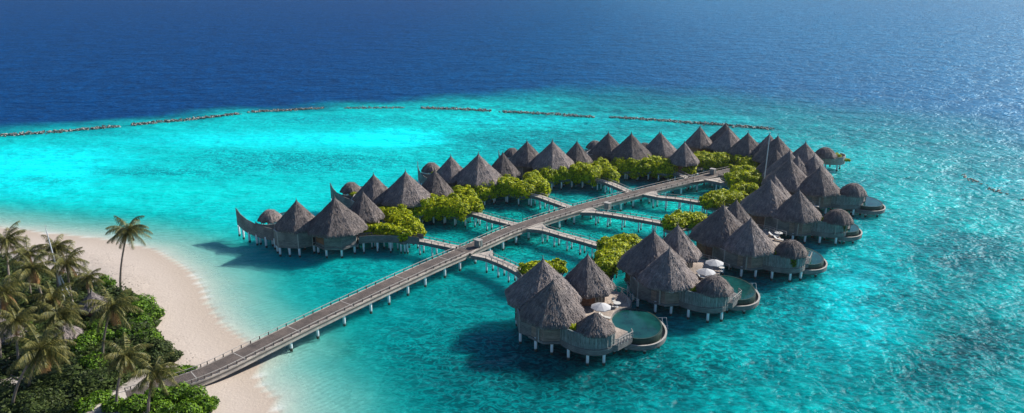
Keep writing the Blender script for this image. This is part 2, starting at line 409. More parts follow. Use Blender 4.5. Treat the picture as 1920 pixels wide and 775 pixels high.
def sdist(p, line, poly):
    d = min(seg_d(p, line[i], line[i + 1]) for i in range(len(line) - 1))
    return -d if poly_in(p, poly) else d
def sm(a, b, x):
    t = (x - a) / (b - a); t = 0 if t < 0 else 1 if t > 1 else t
    return t * t * (3 - 2 * t)
def mix3(a, b, f): return tuple(x + (y - x) * f for x, y in zip(a, b))

# seabed patches: (u, v, ru, rv, softness, colour, weight, rubble and light net)
SANDB = (0.66, 0.80, 0.72)
PATCHES = [
    (520, 262, 330, 22, 1.0, (0.6, 1.0, 0.97), 0.9, -0.9),
    (730, 259, 128, 19, 0.35, (0.6, 1.05, 1.02), 1.0, -1),
    (60, 330, 240, 60, 0.9, (0.5, 1.0, 0.97), 0.9, -0.6),
    (90, 300, 170, 30, 0.9, (0.55, 1.02, 1.0), 0.9, -0.8),
    (560, 303, 230, 24, 0.7, (0.3, 0.42, 0.43), 0.95, 0.8),
    (300, 325, 150, 13, 0.8, (0.25, 0.36, 0.38), 0.9, 0.8),
    (80, 335, 90, 8, 0.8, (0.25, 0.42, 0.44), 0.7, 0.6),
    (430, 285, 60, 7, 0.8, (0.25, 0.45, 0.46), 0.7, 0.6),
    (180, 300, 40, 5, 0.9, (0.25, 0.5, 0.5), 0.7, 0.6),
    (150, 222 + 28, 180, 10, 0.9, (0.3, 0.46, 0.47), 0.8, 0.4),
    (250, 268, 140, 10, 0.9, (0.3, 0.66, 0.66), 0.5, 0.3),
    (600, 224, 190, 10, 0.9, (0.3, 0.44, 0.46), 0.9, 0.5),
    (960, 268, 170, 30, 0.9, (0.3, 0.33, 0.35), 0.95, 0.6),
    (1050, 240, 200, 10, 0.9, (0.4, 0.42, 0.43), 0.8, 0.3),
    (1180, 225, 300, 16, 0.9, (0.42, 0.5, 0.51), 0.75, 0.2),
    (960, 228, 150, 10, 0.9, (0.45, 0.78, 0.76), 0.7, 0.0),
    (30, 392, 55, 10, 0.5, (0.25, 0.62, 0.64), 0.9, 0.0),
    (180, 405, 110, 9, 0.9, (0.35, 0.66, 0.64), 0.8, 0.1),
    (350, 360, 330, 34, 0.9, (0.62, 0.86, 0.76), 0.8, -0.4),
    (600, 545, 150, 55, 0.8, (0.35, 0.52, 0.50), 0.8, 0.3),
    (520, 520, 80, 25, 0.9, (0.3, 0.46, 0.44), 0.6, 0.3),
    (700, 520, 170, 40, 0.9, (0.36, 0.56, 0.53), 0.7, 0.5),
    (640, 660, 60, 26, 0.7, (0.16, 0.17, 0.07), 1.0, 1.0),
    (590, 672, 70, 18, 0.8, (0.2, 0.22, 0.12), 0.7, 1.0),
    (880, 720, 400, 140, 0.8, (0.3, 0.31, 0.325), 1.0, 0.7),
    (1100, 700, 160, 60, 0.9, (0.16, 0.17, 0.18), 0.9, 0.6),
    (830, 640, 160, 60, 0.9, (0.25, 0.40, 0.40), 0.8, 0.5),
    (860, 560, 90, 45, 0.9, (0.3, 0.38, 0.37), 0.7, 0.6),
    (1000, 430, 270, 75, 0.7, (0.30, 0.46, 0.41), 0.9, 1.0),
    (1210, 400, 170, 38, 0.7, (0.40, 0.66, 0.58), 0.8, 0.4),
    (1270, 690, 190, 60, 0.9, (0.3, 0.40, 0.41), 0.8, 0.8),
    (1610, 570, 140, 120, 0.9, (0.46, 0.98, 1.02), 0.95, 0.0),
    (1480, 560, 90, 50, 0.9, (0.25, 0.30, 0.34), 0.9, 0.6),  # dark patch with villa shade painted into its colour
    (1450, 640, 130, 70, 0.9, (0.36, 0.50, 0.52), 0.8, 0.3),
    (1640, 450, 120, 60, 0.9, (0.42, 0.80, 0.80), 0.9, 0.1),
    (1800, 470, 130, 75, 0.9, (0.22, 0.26, 0.29), 0.95, 0.6),
    (1700, 560, 110, 40, 0.8, (0.22, 0.25, 0.28), 0.7, 0.7),
    (1830, 640, 110, 70, 0.9, (0.18, 0.2, 0.22), 0.9, 0.7),
    (1740, 700, 140, 60, 0.9, (0.2, 0.24, 0.26), 0.8, 0.7),
    (1880, 560, 70, 50, 0.9, (0.36, 0.58, 0.58), 0.7, 0.2),
    (1700, 380, 130, 40, 0.9, (0.42, 0.62, 0.58), 0.8, 0.1),
    (1860, 345, 90, 22, 0.9, (0.3, 0.34, 0.36), 0.8, 0.6),
    (1560, 300, 160, 34, 0.9, (0.42, 0.56, 0.52), 0.8, 0.3),
    (1850, 420, 70, 24, 0.9, (0.44, 0.66, 0.62), 0.7, 0.1),
    (1300, 260, 200, 16, 0.9, (0.38, 0.55, 0.52), 0.7, 0.3),
]
def bed(x, y):
    """height, albedo, mask(rubble, dry, ripple), absorption depth"""
    nz = noise.noise(Vector((x * 0.05, y * 0.05, 3.1)))
    nz2 = noise.noise(Vector((x * 0.16, y * 0.16, 8.1)))
    ds = sdist((x, y), SHORE, ISLAND) + nz2 * 0.9
    if ds < 0:
        z = min(1.5, -ds * 0.075) + 0.06 * nz2
        if ds < -10: z = 0.75 + min(0.6, (-ds - 10) * 0.03) + 0.06 * nz
        wet = sm(-7, 0, ds)
        c = mix3((0.46, 0.395, 0.345), (0.40, 0.335, 0.28), wet)
        grey = sm(-10, -17, ds + nz * 3)
        c = mix3(c, (0.345, 0.315, 0.29), grey * 0.8)
        return z, c, (0, sm(-4, -10, ds), 0), 0.0
    dr = sdist((x, y), REEF, LAGOON) + nz * 12 + nz2 * 3
    depth = ds * 0.042 if ds < 11 else 0.462 + (ds - 11) * 0.1
    depth = min(depth, 1.7) + nz * 0.15 * min(1, ds / 20)
    wdt = sm(-60, 70, x); deep = sm(-8 - 30 * wdt, 16 + 48 * wdt, dr)
    depth = depth + deep * 9
    c = (0.46, 0.50, 0.44); rub = 0.25 * sm(10, 30, ds)
    f = sm(6, 26, ds)
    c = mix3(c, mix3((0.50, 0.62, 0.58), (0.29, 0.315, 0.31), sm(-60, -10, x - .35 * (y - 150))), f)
    u, v = px(x, y, 0)
    if f > 0:
        uu = u + nz * 34 + nz2 * 14; vv = v + (nz * 12 + nz2 * 5) * (0.35 if v < 330 else 1.0)
        for (pu, pv, ru, rv, soft, pc, w, rb) in PATCHES:
            q = math.hypot((uu - pu) / ru, (vv - pv) / rv)
            k = (1 - sm(1 - soft, 1 + soft * 0.35, q)) * w * f
            if k > 0:
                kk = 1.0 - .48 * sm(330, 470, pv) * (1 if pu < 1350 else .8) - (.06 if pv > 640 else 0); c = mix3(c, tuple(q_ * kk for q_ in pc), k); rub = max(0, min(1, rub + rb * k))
    if deep > 0:
        dc = mix3((0.0, 0.050, 0.17), (0.012, 0.125, 0.26), sm(-140, 300, x))  # deep colour paler to the right: sun glitter painted in
        c = mix3(c, dc, deep ** 0.7); rub *= 1 - deep
    c = mix3(c, (0.62, 0.62, 0.6), .6 * (1 - sm(.1, .55, abs(ds - .2))) * sm(.0, .35, nz2 + nz + .15))
    ripple = sm(2, 7, ds) * (1 - sm(16, 30, ds))
    return -depth, c, (rub, 0, ripple), depth * (1 - deep) + min(depth, 1.7) * deep

def axis(lo, hi, step, ext, g=1.35):
    a = []; x = lo
    while x <= hi + 1e-6: a.append(x); x += step
    s = step; L = [lo]; 
    while L[-1] > -ext: s *= g; L.append(L[-1] - s)
    s = step; H = [a[-1]]
    while H[-1] < ext: s *= g; H.append(H[-1] + s)
    return list(reversed(L[1:])) + a + H[1:]
XS = axis(-120, 170, 1.25, 9000)
YS = axis(66, 262, 1.25, 9000, 1.06)
YS = [y for y in YS if y > -400]
nx, ny = len(XS), len(YS)
vs, cols, masks, tints, wv, body, murk, net_mask, chop, sheen_mask = [], [], [], [], [], [], [], [], [], []
for y in YS:
    for x in XS:
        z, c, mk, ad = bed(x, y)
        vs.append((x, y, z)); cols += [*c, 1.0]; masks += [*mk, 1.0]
        ad = ad ** 1.3 / 1.17 if ad > 0 else 0; tints += [math.exp(-2.6 * ad), math.exp(-0.018 * ad), math.exp(-0.03 * ad), 1.0]
        T = [tints[-4], tints[-3] * .975, min(1, tints[-2] * 1.045)];  wv.append((x, y, 0.0)); body += [c[0] * T[0] ** 2, c[1] * T[1] ** 2, c[2] * T[2] ** 2, 1.0]
        k = 0.8 * (1 - math.exp(-max(0, -z) * 1.5)) if z > -2.5 else min(.95, .8 + (-z - 2.5) * .06)
        murk += [k, k, k, 1.0]; q_ = mk[0] * (1 if z > -2.5 else 0); net_mask += [q_, q_, q_, 1.0]
        u_, v_ = px(x, y) if y > 20 else (900, 900)
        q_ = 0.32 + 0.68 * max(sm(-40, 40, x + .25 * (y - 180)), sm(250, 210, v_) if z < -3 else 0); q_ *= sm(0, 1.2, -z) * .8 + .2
        q_ = min(1, q_ * (1 + .5 * noise.noise(Vector((x * .02, y * .012, 4))))); chop += [q_, q_, q_, 1.0]; q_ = sm(-40, 130, x - .12 * (y - 200)) * (.25 + .75 * sm(120, 210, y)); sheen_mask += [q_, q_, q_, 1.0]
fs = [(j * nx + i, j * nx + i + 1, (j + 1) * nx + i + 1, (j + 1) * nx + i) for j in range(ny - 1) for i in range(nx - 1)]
def sheet(name, v, f, attrs, mat):
    me = bpy.data.meshes.new(name); me.from_pydata(v, [], f)
    for an, data in attrs:
        a = me.attributes.new(an, 'FLOAT_COLOR', 'POINT'); a.data.foreach_set('color', data)
    me.materials.append(mat); me.polygons.foreach_set('use_smooth', [True] * len(me.polygons)); me.update()
    o = bpy.data.objects.new(name, me); col.objects.link(o); return o
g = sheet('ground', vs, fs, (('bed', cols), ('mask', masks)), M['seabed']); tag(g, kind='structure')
wf = [q for q in fs if min(vs[k][2] for k in q) < 0.02]
M['water'] = mat_water()
w = sheet('water', wv, wf, (('tint', tints), ('body', body), ('murk', murk), ('rub', net_mask), ('chop', chop), ('sheen_mask', sheen_mask)), M['water']); tag(w, kind='structure')

def ground_z(x, y): return bed(x, y)[0]

# ------------------------------------------------------------------ small shared meshes
def circ(r, n, cx=0, cy=0, a0=0): return [(cx + r * math.cos(a0 + 2 * PI * i / n), cy + r * math.sin(a0 + 2 * PI * i / n)) for i in range(n)]
b = MB(); b.bar((0, 0, -3.2), (0, 0, 2.35), 0.23, 10); PILE = b.mesh('pile', M['pile'])
b = MB(); b.bar((0, 0, -3.2), (0, 0, 2.55), 0.17, 8); PILE_S = b.mesh('pile', M['pile'])

b = MB(); b.bar((0, 0, 2.5), (0, 0, 5.6), 0.09, 5); POST = b.mesh('bath_post', M['rail'])

def roof_mesh(rad, H, prof, n=96, seed=0, fringe=True, nub=True):
    """thatched roof, eight soft sides; local z=0 at the eave"""
    rng = random.Random(seed); b = MB(); b.smooth = False
    rings = []
    ns = len(prof)
    for k, (pr_, pz) in enumerate(prof):
        ring = []
        for i in range(n):
            ph = 2 * PI * i / n
            q = ((ph + PI / 8) % (PI / 4)) - PI / 8
            octo = math.cos(PI / 8) / math.cos(q)
            octo = 1 + (octo / 0.96 - 1) * 1.0
            rr = rad * pr_ * octo
            nn = noise.noise(Vector((math.cos(ph) * rad * pr_ * 0.8 + seed, math.sin(ph) * rad * pr_ * 0.8, pz * H)))
            rr += nn * 0.10 * min(1, pr_ * 3)
            zz = pz * H + (rng.uniform(-0.035, 0.035) if pr_ > 0.1 else 0)
            if pr_ > 0.98: zz += rng.uniform(-0.12, 0.05); rr += rng.uniform(-0.08, 0.08)
            ring.append(Vector((rr * math.cos(ph), rr * math.sin(ph), zz)))
        rings.append(ring)
    s = 0
    for k in range(ns - 1):
        ds = math.hypot((prof[k + 1][0] - prof[k][0]) * rad, (prof[k + 1][1] - prof[k][1]) * H)
        for i in range(n):
            j = (i + 1) % n
            u0 = i / n * 2 * PI * rad; u1 = (i + 1) / n * 2 * PI * rad
            b.quad([rings[k][i], rings[k + 1][i], rings[k + 1][j], rings[k][j]], [(u0, s), (u0, s + ds), (u1, s + ds), (u1, s)])
        s += ds
    # underside
    inner = [Vector((p.x * 0.72, p.y * 0.72, 0.28 * H * 0.9)) for p in rings[-1]]
    for i in range(n):
        j = (i + 1) % n
        b.quad([rings[-1][i], inner[i], inner[j], rings[-1][j]])
    # hanging straw at the eave and loose tufts over the slope
    if fringe:
        for i in range(int(rad * 60)):
            ph = rng.uniform(0, 2 * PI)
            q = ((ph + PI / 8) % (PI / 4)) - PI / 8
            rr = rad * (1 + (math.cos(PI / 8) / math.cos(q) / 0.96 - 1) * 0.9) * rng.uniform(0.95, 1.015)
            wd = rng.uniform(0.05, 0.13); ln = rng.uniform(0.15, 0.42)
            c, s_ = math.cos(ph), math.sin(ph); z0 = 0.06 * H
            p = Vector((rr * c * 0.985, rr * s_ * 0.985, 0.05)); tq = Vector((-s_, c, 0)) * wd
            e = p + Vector((c * 0.09, s_ * 0.09, -ln))
            b.quad([p - tq, e - tq * 0.4, e + tq * 0.4, p + tq], [(ph * rad, 0), (ph * rad, ln), (ph * rad + wd, ln), (ph * rad + wd, 0)])
        for i in range(int(rad * rad * 36)):
            t = math.sqrt(rng.uniform(0.012, 0.97)); ph = rng.uniform(0, 2 * PI)
            # interpolate profile at radius t
            for k in range(ns - 1):
                if prof[k][0] <= t <= prof[k + 1][0]:
                    f = (t - prof[k][0]) / max(1e-6, prof[k + 1][0] - prof[k][0]); z = (prof[k][1] * (1 - f) + prof[k + 1][1] * f) * H
                    sl = Vector(((prof[k + 1][0] - prof[k][0]) * rad, (prof[k + 1][1] - prof[k][1]) * H)).normalized()
                    break
            else: continue
            q = ((ph + PI / 8) % (PI / 4)) - PI / 8
            rr = rad * t * (1 + (math.cos(PI / 8) / math.cos(q) / 0.96 - 1) * 0.9)
            c, s_ = math.cos(ph), math.sin(ph)
            d = Vector((c * sl.x, s_ * sl.x, sl.y)); nrm = Vector((-c * sl.y, -s_ * sl.y, sl.x))
            wd = rng.uniform(0.04, 0.10); ln = rng.uniform(0.25, 0.55); tq = Vector((-s_, c, 0)) * wd
            p = Vector((rr * c, rr * s_, z)) + nrm * 0.03
            e = p + d * ln + nrm * rng.uniform(0.03, 0.13)
            b.quad([p - tq, e - tq * 0.3, e + tq * 0.3, p + tq], [(ph * rad, t * rad), (ph * rad, t * rad + ln), (ph * rad + wd, t * rad + ln), (ph * rad + wd, t * rad)])
    return b.mesh('roof', M['thatch'])
CONE = [(0.0, 1.13), (0.009, 1.12), (0.012, 1.05), (0.03, 1.0), (0.075, 0.935), (0.16, 0.845), (0.3, 0.70), (0.45, 0.545), (0.6, 0.395), (0.75, 0.25), (0.88, 0.125), (0.955, 0.045), (0.99, -0.005), (1.0, -0.05), (0.985, -0.085)]
DOME = [(0.0, 1.0), (0.08, 0.995), (0.2, 0.965), (0.35, 0.89), (0.5, 0.77), (0.65, 0.60), (0.8, 0.38), (0.9, 0.2), (0.97, 0.05), (1.0, -0.03), (0.99, -0.1)]
HIP = [(0.0, 1.0), (0.04, 0.985), (0.12, 0.93), (0.3, 0.76), (0.5, 0.55), (0.7, 0.33), (0.85, 0.16), (0.95, 0.05), (1.0, -0.03), (0.99, -0.1)]
ROOF_A = [roof_mesh(6.1, 6.0, CONE, seed=k) for k in (1, 5)]
ROOF_B = [roof_mesh(5.15, 5.25, CONE, seed=k) for k in (2, 6)]
ROOF_BL = roof_mesh(4.6, 5.1, CONE, seed=9)
ROOF_C = [roof_mesh(4.2, 5.1, CONE, seed=k) for k in (3, 7)]
ROOF_D = roof_mesh(3.05, 2.3, DOME, 80, 4)
ROOF_H = roof_mesh(2.95, 2.45, HIP, 80, 8)
ROOF_DL = roof_mesh(2.5, 1.9, DOME, 64, 11)

def octo(r, a0=PI / 8): return circ(r, 8, 0, 0, a0)
def room(parent, c, r, rot, zf=2.3, zt=6.0, doors=(), glass=(), mat='wplank'):
    """eight sided timber room on its floor; chosen sides are a door or windows"""
    P = octo(r)
    b = MB()
    for i in range(8):
        p, q = P[i], P[(i + 1) % 8]
        if i in doors or i in glass:
            b.wall([p, q], zf, zf + 0.5); b.wall([p, q], zf + 2.9, zt)
        else: b.wall([p, q], zf, zt)
        b.bar((p[0], p[1], zf), (p[0], p[1], zt), 0.1, 5)
    w = b.build('wall', M[mat], parent, (c[0], c[1], 0), rot)
    for i in (*doors, *glass):
        p, q = Vector(P[i]), Vector(P[(i + 1) % 8]); k = 0.985
        d = MB()
        if i in doors:
            d.wall([p * k, q * k], zf + 0.5, zf + 2.9, 0.06); d.build('door', M['door'], parent, (c[0], c[1], 0), rot)
        else:
            d.wall([p * 0.97, q * 0.97], zf + 0.5, zf + 2.9, 0.04)
            wdw = d.build('window', M['glass'], parent, (c[0], c[1], 0), rot)
            fr = MB()
            for f_ in (0.02, 0.34, 0.66, 0.98):
                a = p.lerp(q, f_) * 0.99; fr.box((a.x, a.y, zf + 1.7), (0.09, 0.09, 2.4), math.atan2(q.y - p.y, q.x - p.x))
            fr.build('frame', M['rail'], wdw)
    f = MB(); f.slab(octo(r + 0.28), zf - 0.42, zf - 0.01); f.build('floor_slab', M['hplank'], parent, (c[0], c[1], 0), rot)
    return w

def piles(parent, pts, small=False):
    for (x, y) in pts: link('pile', PILE_S if small else PILE, parent, (x, y, 0))

def railing(parent, pts, z, h=0.95, close=1.1, name='railing', rails=2):
    b = MB()
    for i in range(len(pts) - 1):
        a, c = Vector((*pts[i], z)), Vector((*pts[i + 1], z))
        n = max(1, round((c - a).length / close))
        for k in range(n + 1):
            p = a.lerp(c, k / n); b.box((p.x, p.y, z + h / 2), (0.1, 0.1, h), math.atan2(c.y - a.y, c.x - a.x))
        for r_ in range(rails):
            hh = h * (1 - 0.42 * r_); b.bar(a + Vector((0, 0, hh)), c + Vector((0, 0, hh)), 0.05 if r_ == 0 else 0.03, 5)
    return b.build(name, M['rail'], parent)

def ell(cx, cy, rx, ry, a0, a1, n, rot=0):
    o = []
    for i in range(n + 1):
        a = a0 + (a1 - a0) * i / n; x, y = rx * math.cos(a), ry * math.sin(a)
        o.append((cx + x * math.cos(rot) - y * math.sin(rot), cy + x * math.sin(rot) + y * math.cos(rot)))
    return o

# leaf masses
def leaf_mass(lumps, n, size, mats, seed=0, core=0.8, flat=0.6):
    rng = random.Random(seed); b = MB()
    vol = [lx * ly + lz * lx for (_, _, _, lx, ly, lz) in lumps]; tot = sum(vol)
    for (cx, cy, cz, lx, ly, lz), vv in zip(lumps, vol):
        for _ in range(int(n * vv / tot)):
            while True:
                d = Vector((rng.gauss(0, 1), rng.gauss(0, 1), rng.gauss(0.15, 1)))
                if d.length > 0.1: break
            d.normalize()
            k = 0.86 + 0.26 * noise.noise(Vector((d.x * 2.6 + cx, d.y * 2.6 + cy, d.z * 2.6 + seed))) + rng.uniform(-0.13, 0.08)
            p = Vector((cx + d.x * lx * k, cy + d.y * ly * k, cz + d.z * lz * k))
            nrm = (d + Vector((rng.uniform(-.7, .7), rng.uniform(-.7, .7), rng.uniform(-.2, .9)))).normalized()
            x = nrm.orthogonal().normalized(); y = nrm.cross(x); a = rng.uniform(0, 2 * PI)
            x, y = x * math.cos(a) + y * math.sin(a), y * math.cos(a) - x * math.sin(a)
            s = size * rng.uniform(0.6, 1.3)
            b.quad([p - x * s, p - y * s * flat + nrm * s * 0.15, p + x * s, p + y * s * flat + nrm * s * 0.15])
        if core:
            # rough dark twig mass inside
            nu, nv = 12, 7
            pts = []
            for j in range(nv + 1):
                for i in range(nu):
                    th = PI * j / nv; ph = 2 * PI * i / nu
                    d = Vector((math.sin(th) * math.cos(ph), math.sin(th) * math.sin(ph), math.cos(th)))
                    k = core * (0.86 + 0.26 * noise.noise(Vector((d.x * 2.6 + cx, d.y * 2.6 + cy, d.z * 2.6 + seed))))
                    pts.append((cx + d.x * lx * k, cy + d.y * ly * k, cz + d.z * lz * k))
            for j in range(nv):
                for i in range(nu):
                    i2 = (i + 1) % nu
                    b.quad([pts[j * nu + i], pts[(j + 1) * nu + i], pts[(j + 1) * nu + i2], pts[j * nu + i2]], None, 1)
    return b.mesh('foliage', mats)

# ------------------------------------------------------------------ the right-hand row
def villa_right(name_label, A, B, C, D, th, pool_c, dome='dome', ladder=False, seed=0, balcony=True, bath=True):
    v = thing('overwater_villa', name_label, 'villa', (B[0], B[1], 0), 0, 'thatched overwater villas')
    th = R(th)
    def rot(p): return (p[0] * math.cos(th) - p[1] * math.sin(th), p[0] * math.sin(th) + p[1] * math.cos(th))
    a = (A[0] - B[0], A[1] - B[1]); c = (C[0] - B[0], C[1] - B[1]); d = (D[0] - B[0], D[1] - B[1])
    pc = (pool_c[0] - B[0], pool_c[1] - B[1])
    k = seed % 2
    rf = R(2) if seed == 0 else R(20)
    link('roof', ROOF_A[k], v, (a[0], a[1], 5.55), rf + R(6))
    link('roof', ROOF_B[k], v, (0, 0, 5.4), rf)
    o = link('roof', ROOF_C[k], v, (c[0], c[1], 5.5), R(18)); o.scale = (1.09, 1.09, 1.04)
    room(v, a, 4.5, th, doors=(3,), glass=(7, 0), mat='redwood')
    room(v, (0, 0), 3.75, th, doors=(), glass=(0, 1))
    room(v, c, 3.1, th, doors=(5,), glass=(4, 6))
    # privacy screen round the landward corner
    scr = [rot(p) for p in ((-4.3, 4.6), (-5.4, 3.2), (-5.05, -0.1), (-2.6, -2.2), (-2.2, -3.0))]
    b = MB(); b.wall(scr, 2.0, 4.95, 0.14); b.build('screen_wall', M['hplank'], v)
    b = MB()
    for p in scr: b.box((p[0], p[1], 3.5), (0.2, 0.2, 3.05), th)
    b.wall(scr, 4.97, 5.05, 0.26); b.build('screen_trim', M['rail'], v)
    b = MB(); b.slab([*scr, (0, 0), a], 1.95, 2.25); b.build('terrace_floor', M['hplank'], v)
    if not bath:
        piles(v, [(a[0] + x, a[1] + y) for x, y in octo(4.1, th)] + octo(3.3, th)); return v, rot
    # bath drum
    st = rot((0.9, -3.4)); en = rot((8.4, -6.0))
    def arc(off=0):
        pts = []
        for i in range(15):
            t = i / 14; q = ((1 - t) ** 3, 3 * t * (1 - t) ** 2, 3 * t * t * (1 - t), t ** 3)
            P = ((0.9, -3.2), (2.2, -6.2 - off), (6.4 + off * .3, -8.9 - off), (8.8 + off * .4, -5.4))
            pts.append(rot((sum(w_ * p[0] for w_, p in zip(q, P)), sum(w_ * p[1] for w_, p in zip(q, P)))))
        return pts
    ar = arc(); arl = arc(0.25)
    b = MB(); b.wall(ar, 2.75, 5.0, 0.14); b.build('bath_screen', M['vplank'], v)
    b = MB()
    for p in ar: b.box((p[0] * 1.004, p[1] * 1.004, 3.9), (0.2, 0.2, 2.25), math.atan2(p[1], p[0]))
    b.wall(ar, 5.01, 5.07, 0.24)
    b.build('batten', M['vplank'], v)
    b = MB(); b.wall(arl, 1.85, 2.8, 0.16); b.build('bath_skirt', M['hplank'], v)
    b = MB(); b.slab([*arl, rot((9.0, -2.0)), rot((2, 1))], 2.4, 2.7); b.build('bath_floor', M['deck'], v)
    b = MB(); b.wall([rot((1.6, -3.9)), rot((3.1, -4.2)), rot((4.4, -4.9))], 2.7, 4.65, 0.7); b.build('planter_box', M['vplank'], v)
    link('bath_roof', ROOF_D if dome == 'dome' else ROOF_H, v, (d[0], d[1], 5.15), th)
    for q in circ(2.1, 6, d[0], d[1]): link('bath_post', POST, v, (q[0], q[1], 0))
    # sun deck with its swept edge along the pool
    prx, pry = 3.95, 5.3
    pe = ell(pc[0], pc[1], prx - 0.15, pry - 0.1, R(95), R(205), 12, th * 0.6)
    dk = [rot(p) for p in ((2.5, 3.0), (3.5, 12.2), (7.5, 14.2))] + [rot((11.6, 13.6)), rot((13.2, 11.8)), rot((13.6, 9.6))] + pe + [rot((11.4, -1.6)), rot((8.9, -4.6)), rot((6.5, -3)), rot((4, -1.5))]
    b = MB(); b.slab(dk, 2.5, 2.96); b.build('deck', M['deck'], v)
    b = MB(); b.wall(dk, 1.9, 2.94, 0.16, True); b.build('deck_skirt', M['hplank'], v)
    railing(v, [rot((8.9, 14.0)), rot((11.6, 13.6)), rot((13.2, 11.8)), rot((13.75, 9.4)), rot((14.4, 7.9))], 2.96)
    railing(v, [rot((12.1, 11.6)), rot((12.6, 9.8)), rot((12.9, 8.0))], 2.96)
    if balcony:
        bp = [rot(p) for p in ((8.3, -5.9), (9.4, -5.9), (11.9, -3.4), (11.3, -1.5), (8.8, -4.2))]
        b = MB(); b.slab(bp, 1.95, 2.86); b.build('balcony', M['hplank'], v)
        railing(v, [bp[0], bp[1], bp[2], rot((11.8, -2.4))], 2.86, 1.0, 0.75)
    # pool
    e0 = ell(pc[0], pc[1], prx, pry, 0, 2 * PI, 48, th * 0.6)[:-1]
    e1 = ell(pc[0], pc[1], prx + 0.75, pry + 0.65, 0, 2 * PI, 56, th * 0.6)[:-1]
    b = MB(); b.wall(e0, 1.25, 2.6, 0.22, True); pl = b.build('pool', M['pooltile'], v)
    b = MB(); b.quad([(x, y, 2.565) for x, y in ell(pc[0], pc[1], prx - 0.08, pry - 0.08, 0, 2 * PI, 48, th * 0.6)[:-1]]); b.build('pool_water', M['pool'], pl)
    b = MB(); b.slab(e1, 1.0, 1.3); b.wall(e1, 0.95, 1.72, 0.2, True); b.build('pool_skirt', M['edge' if False else 'hplank'], v)
    b = MB(); b.wall(e1, 1.72, 1.77, 0.3, True); b.build('pool_rim', M['rail'], v)
    ps = [(x * .84, y * .84) for x, y in [rot(q) for q in ((-5.4, 3.4), (-5.2, 0), (-2.8, -2.9))]] + [rot(q) for q in ((-4.9, 3.0), (-4.9, .2), (-2.6, -2.3), (-.2, -3.3), (2.2, -5.0), (4.9, -6.7), (7.3, -6.6), (4, -1), (9.3, -3))]
    ps += [(a[0] + x, a[1] + y) for x, y in octo(4.1, th)] + [(c[0] + x, c[1] + y) for x, y in octo(2.9, th)[::2]]
    ps += [rot(q) for q in ((11, 13), (13, 10), (9, 9), (7, 5))]
    piles(v, ps[3:])
    for x, y in ell(0, 0, prx + .1, pry - .1, 0, 2 * PI, 9, th * 0.6)[:-1]: link('pile', PILE, v, (pc[0] + x, pc[1] + y, -1.33))
    if ladder:
        b = MB(); q0 = Vector((pc[0] + 5.6, pc[1] + 2.8, 0))
        for s_ in (-0.35, 0.35):
            b.bar(q0 + Vector((s_, 0, -1.2)), q0 + Vector((s_ - .5, .6, 1.9)), 0.05, 6); b.bar(q0 + Vector((s_ - .5, .6, 1.9)), q0 + Vector((s_ - 1.0, 1.0, 1.7)), 0.05, 6)
        for z in (-.4, 0.1, .6):
            b.box((q0.x - .1 - z * .15, q0.y + .2 * z + .2, z), (0.7, 0.2, 0.06))
        b.build('pool_ladder', M['steel'], v)
    return v, rot

def shrub_plant(x, y, z, r, label, seed, lumps=None, group=None, mat='lime', hang=False):
    t = thing('planter_shrub', label, 'shrub', (x, y, z), 0, group)
    L = lumps or [(0, 0, 0.35 * r, r, r * 0.7, 0.5 * r), (r * .8, -.1, 0.2 * r, r * .6, r * .5, .4 * r)]
    if hang: L = L + [(r * 1.1, -r * .9, -0.7, .4, .35, 1.1)]
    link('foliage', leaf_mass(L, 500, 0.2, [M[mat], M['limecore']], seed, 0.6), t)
    b = MB()
    for i in range(4): b.bar((0, 0, -0.25), (random.uniform(-.5, .5) * r, random.uniform(-.3, .3) * r, .35 * r), 0.04, 4)
    b.build('stem', M['trunk'], t)
    return t

VR = [
 ('thatched villa nearest the camera, with one white parasol and a round table on its deck', (1018, 482), (1037, 522), (1102, 475), (1117, 588), 0, (13.2, 2.1), 'hip', True),
 ('thatched villa with two white parasols on its deck, next beyond the nearest villa', (1226, 430), (1255, 463), (1271, 420), (1341, 518), 8, (11.6, 2.6), 'dome', True),
 ('third thatched villa along the outer row, white loungers on the deck behind its bath drum', (1357, 382), (1408, 407), (1381, 373), (1485, 451), 18, (10.8, 2.6), 'dome', False),
 ('fourth thatched villa along the outer row, a creeper hanging down its round bath screen', (1445, 334), (1499, 354), (1453, 327), (1574, 393), 24, (9.4, 1.9), 'dome', False),
 ('fifth thatched villa along the outer row, big lime bush on its bath screen', (1482, 295), (1538, 311), (1484, 283), (1602, 344), 26, (10.8, .6), 'dome', False),
 ('sixth thatched villa, crowded between the fifth one and the tip of the outer row', (1481, 281), (1527, 290), (1456, 279), None, 52, (10, 2), 'dome', False),
 ('thatched villa at the outer tip of the resort, round planter deck showing behind its roofs', (1459, 253), (1511, 265), None, None, 66, (11, 1), 'dome', False),
]
RV = []
for i, (lab, a, bb, c, d, th, pc, dm, lad) in enumerate(VR):
    A = at(*a, 12.0)[:2]; B = at(*bb, 11.05)[:2]
    t = R(th); rr = lambda p: (B[0] + p[0] * math.cos(t) - p[1] * math.sin(t), B[1] + p[0] * math.sin(t) + p[1] * math.cos(t))
    C = at(*c, 11.1)[:2] if c else rr((6.1, 9.8))
    if i == 4: C = rr((3.0, 10.0))
    D = at(*d, 7.45)[:2] if d else rr((6.0, -4.4))
    if i < 5: pcw = (B[0] + pc[0], B[1] + pc[1])
    else: pcw = rr((13, 1))
    v, ro = villa_right(lab, A, B, C, D, th, pcw, dm, lad, i, True, i < 5)
    RV.append((v, ro, B, th, pcw))

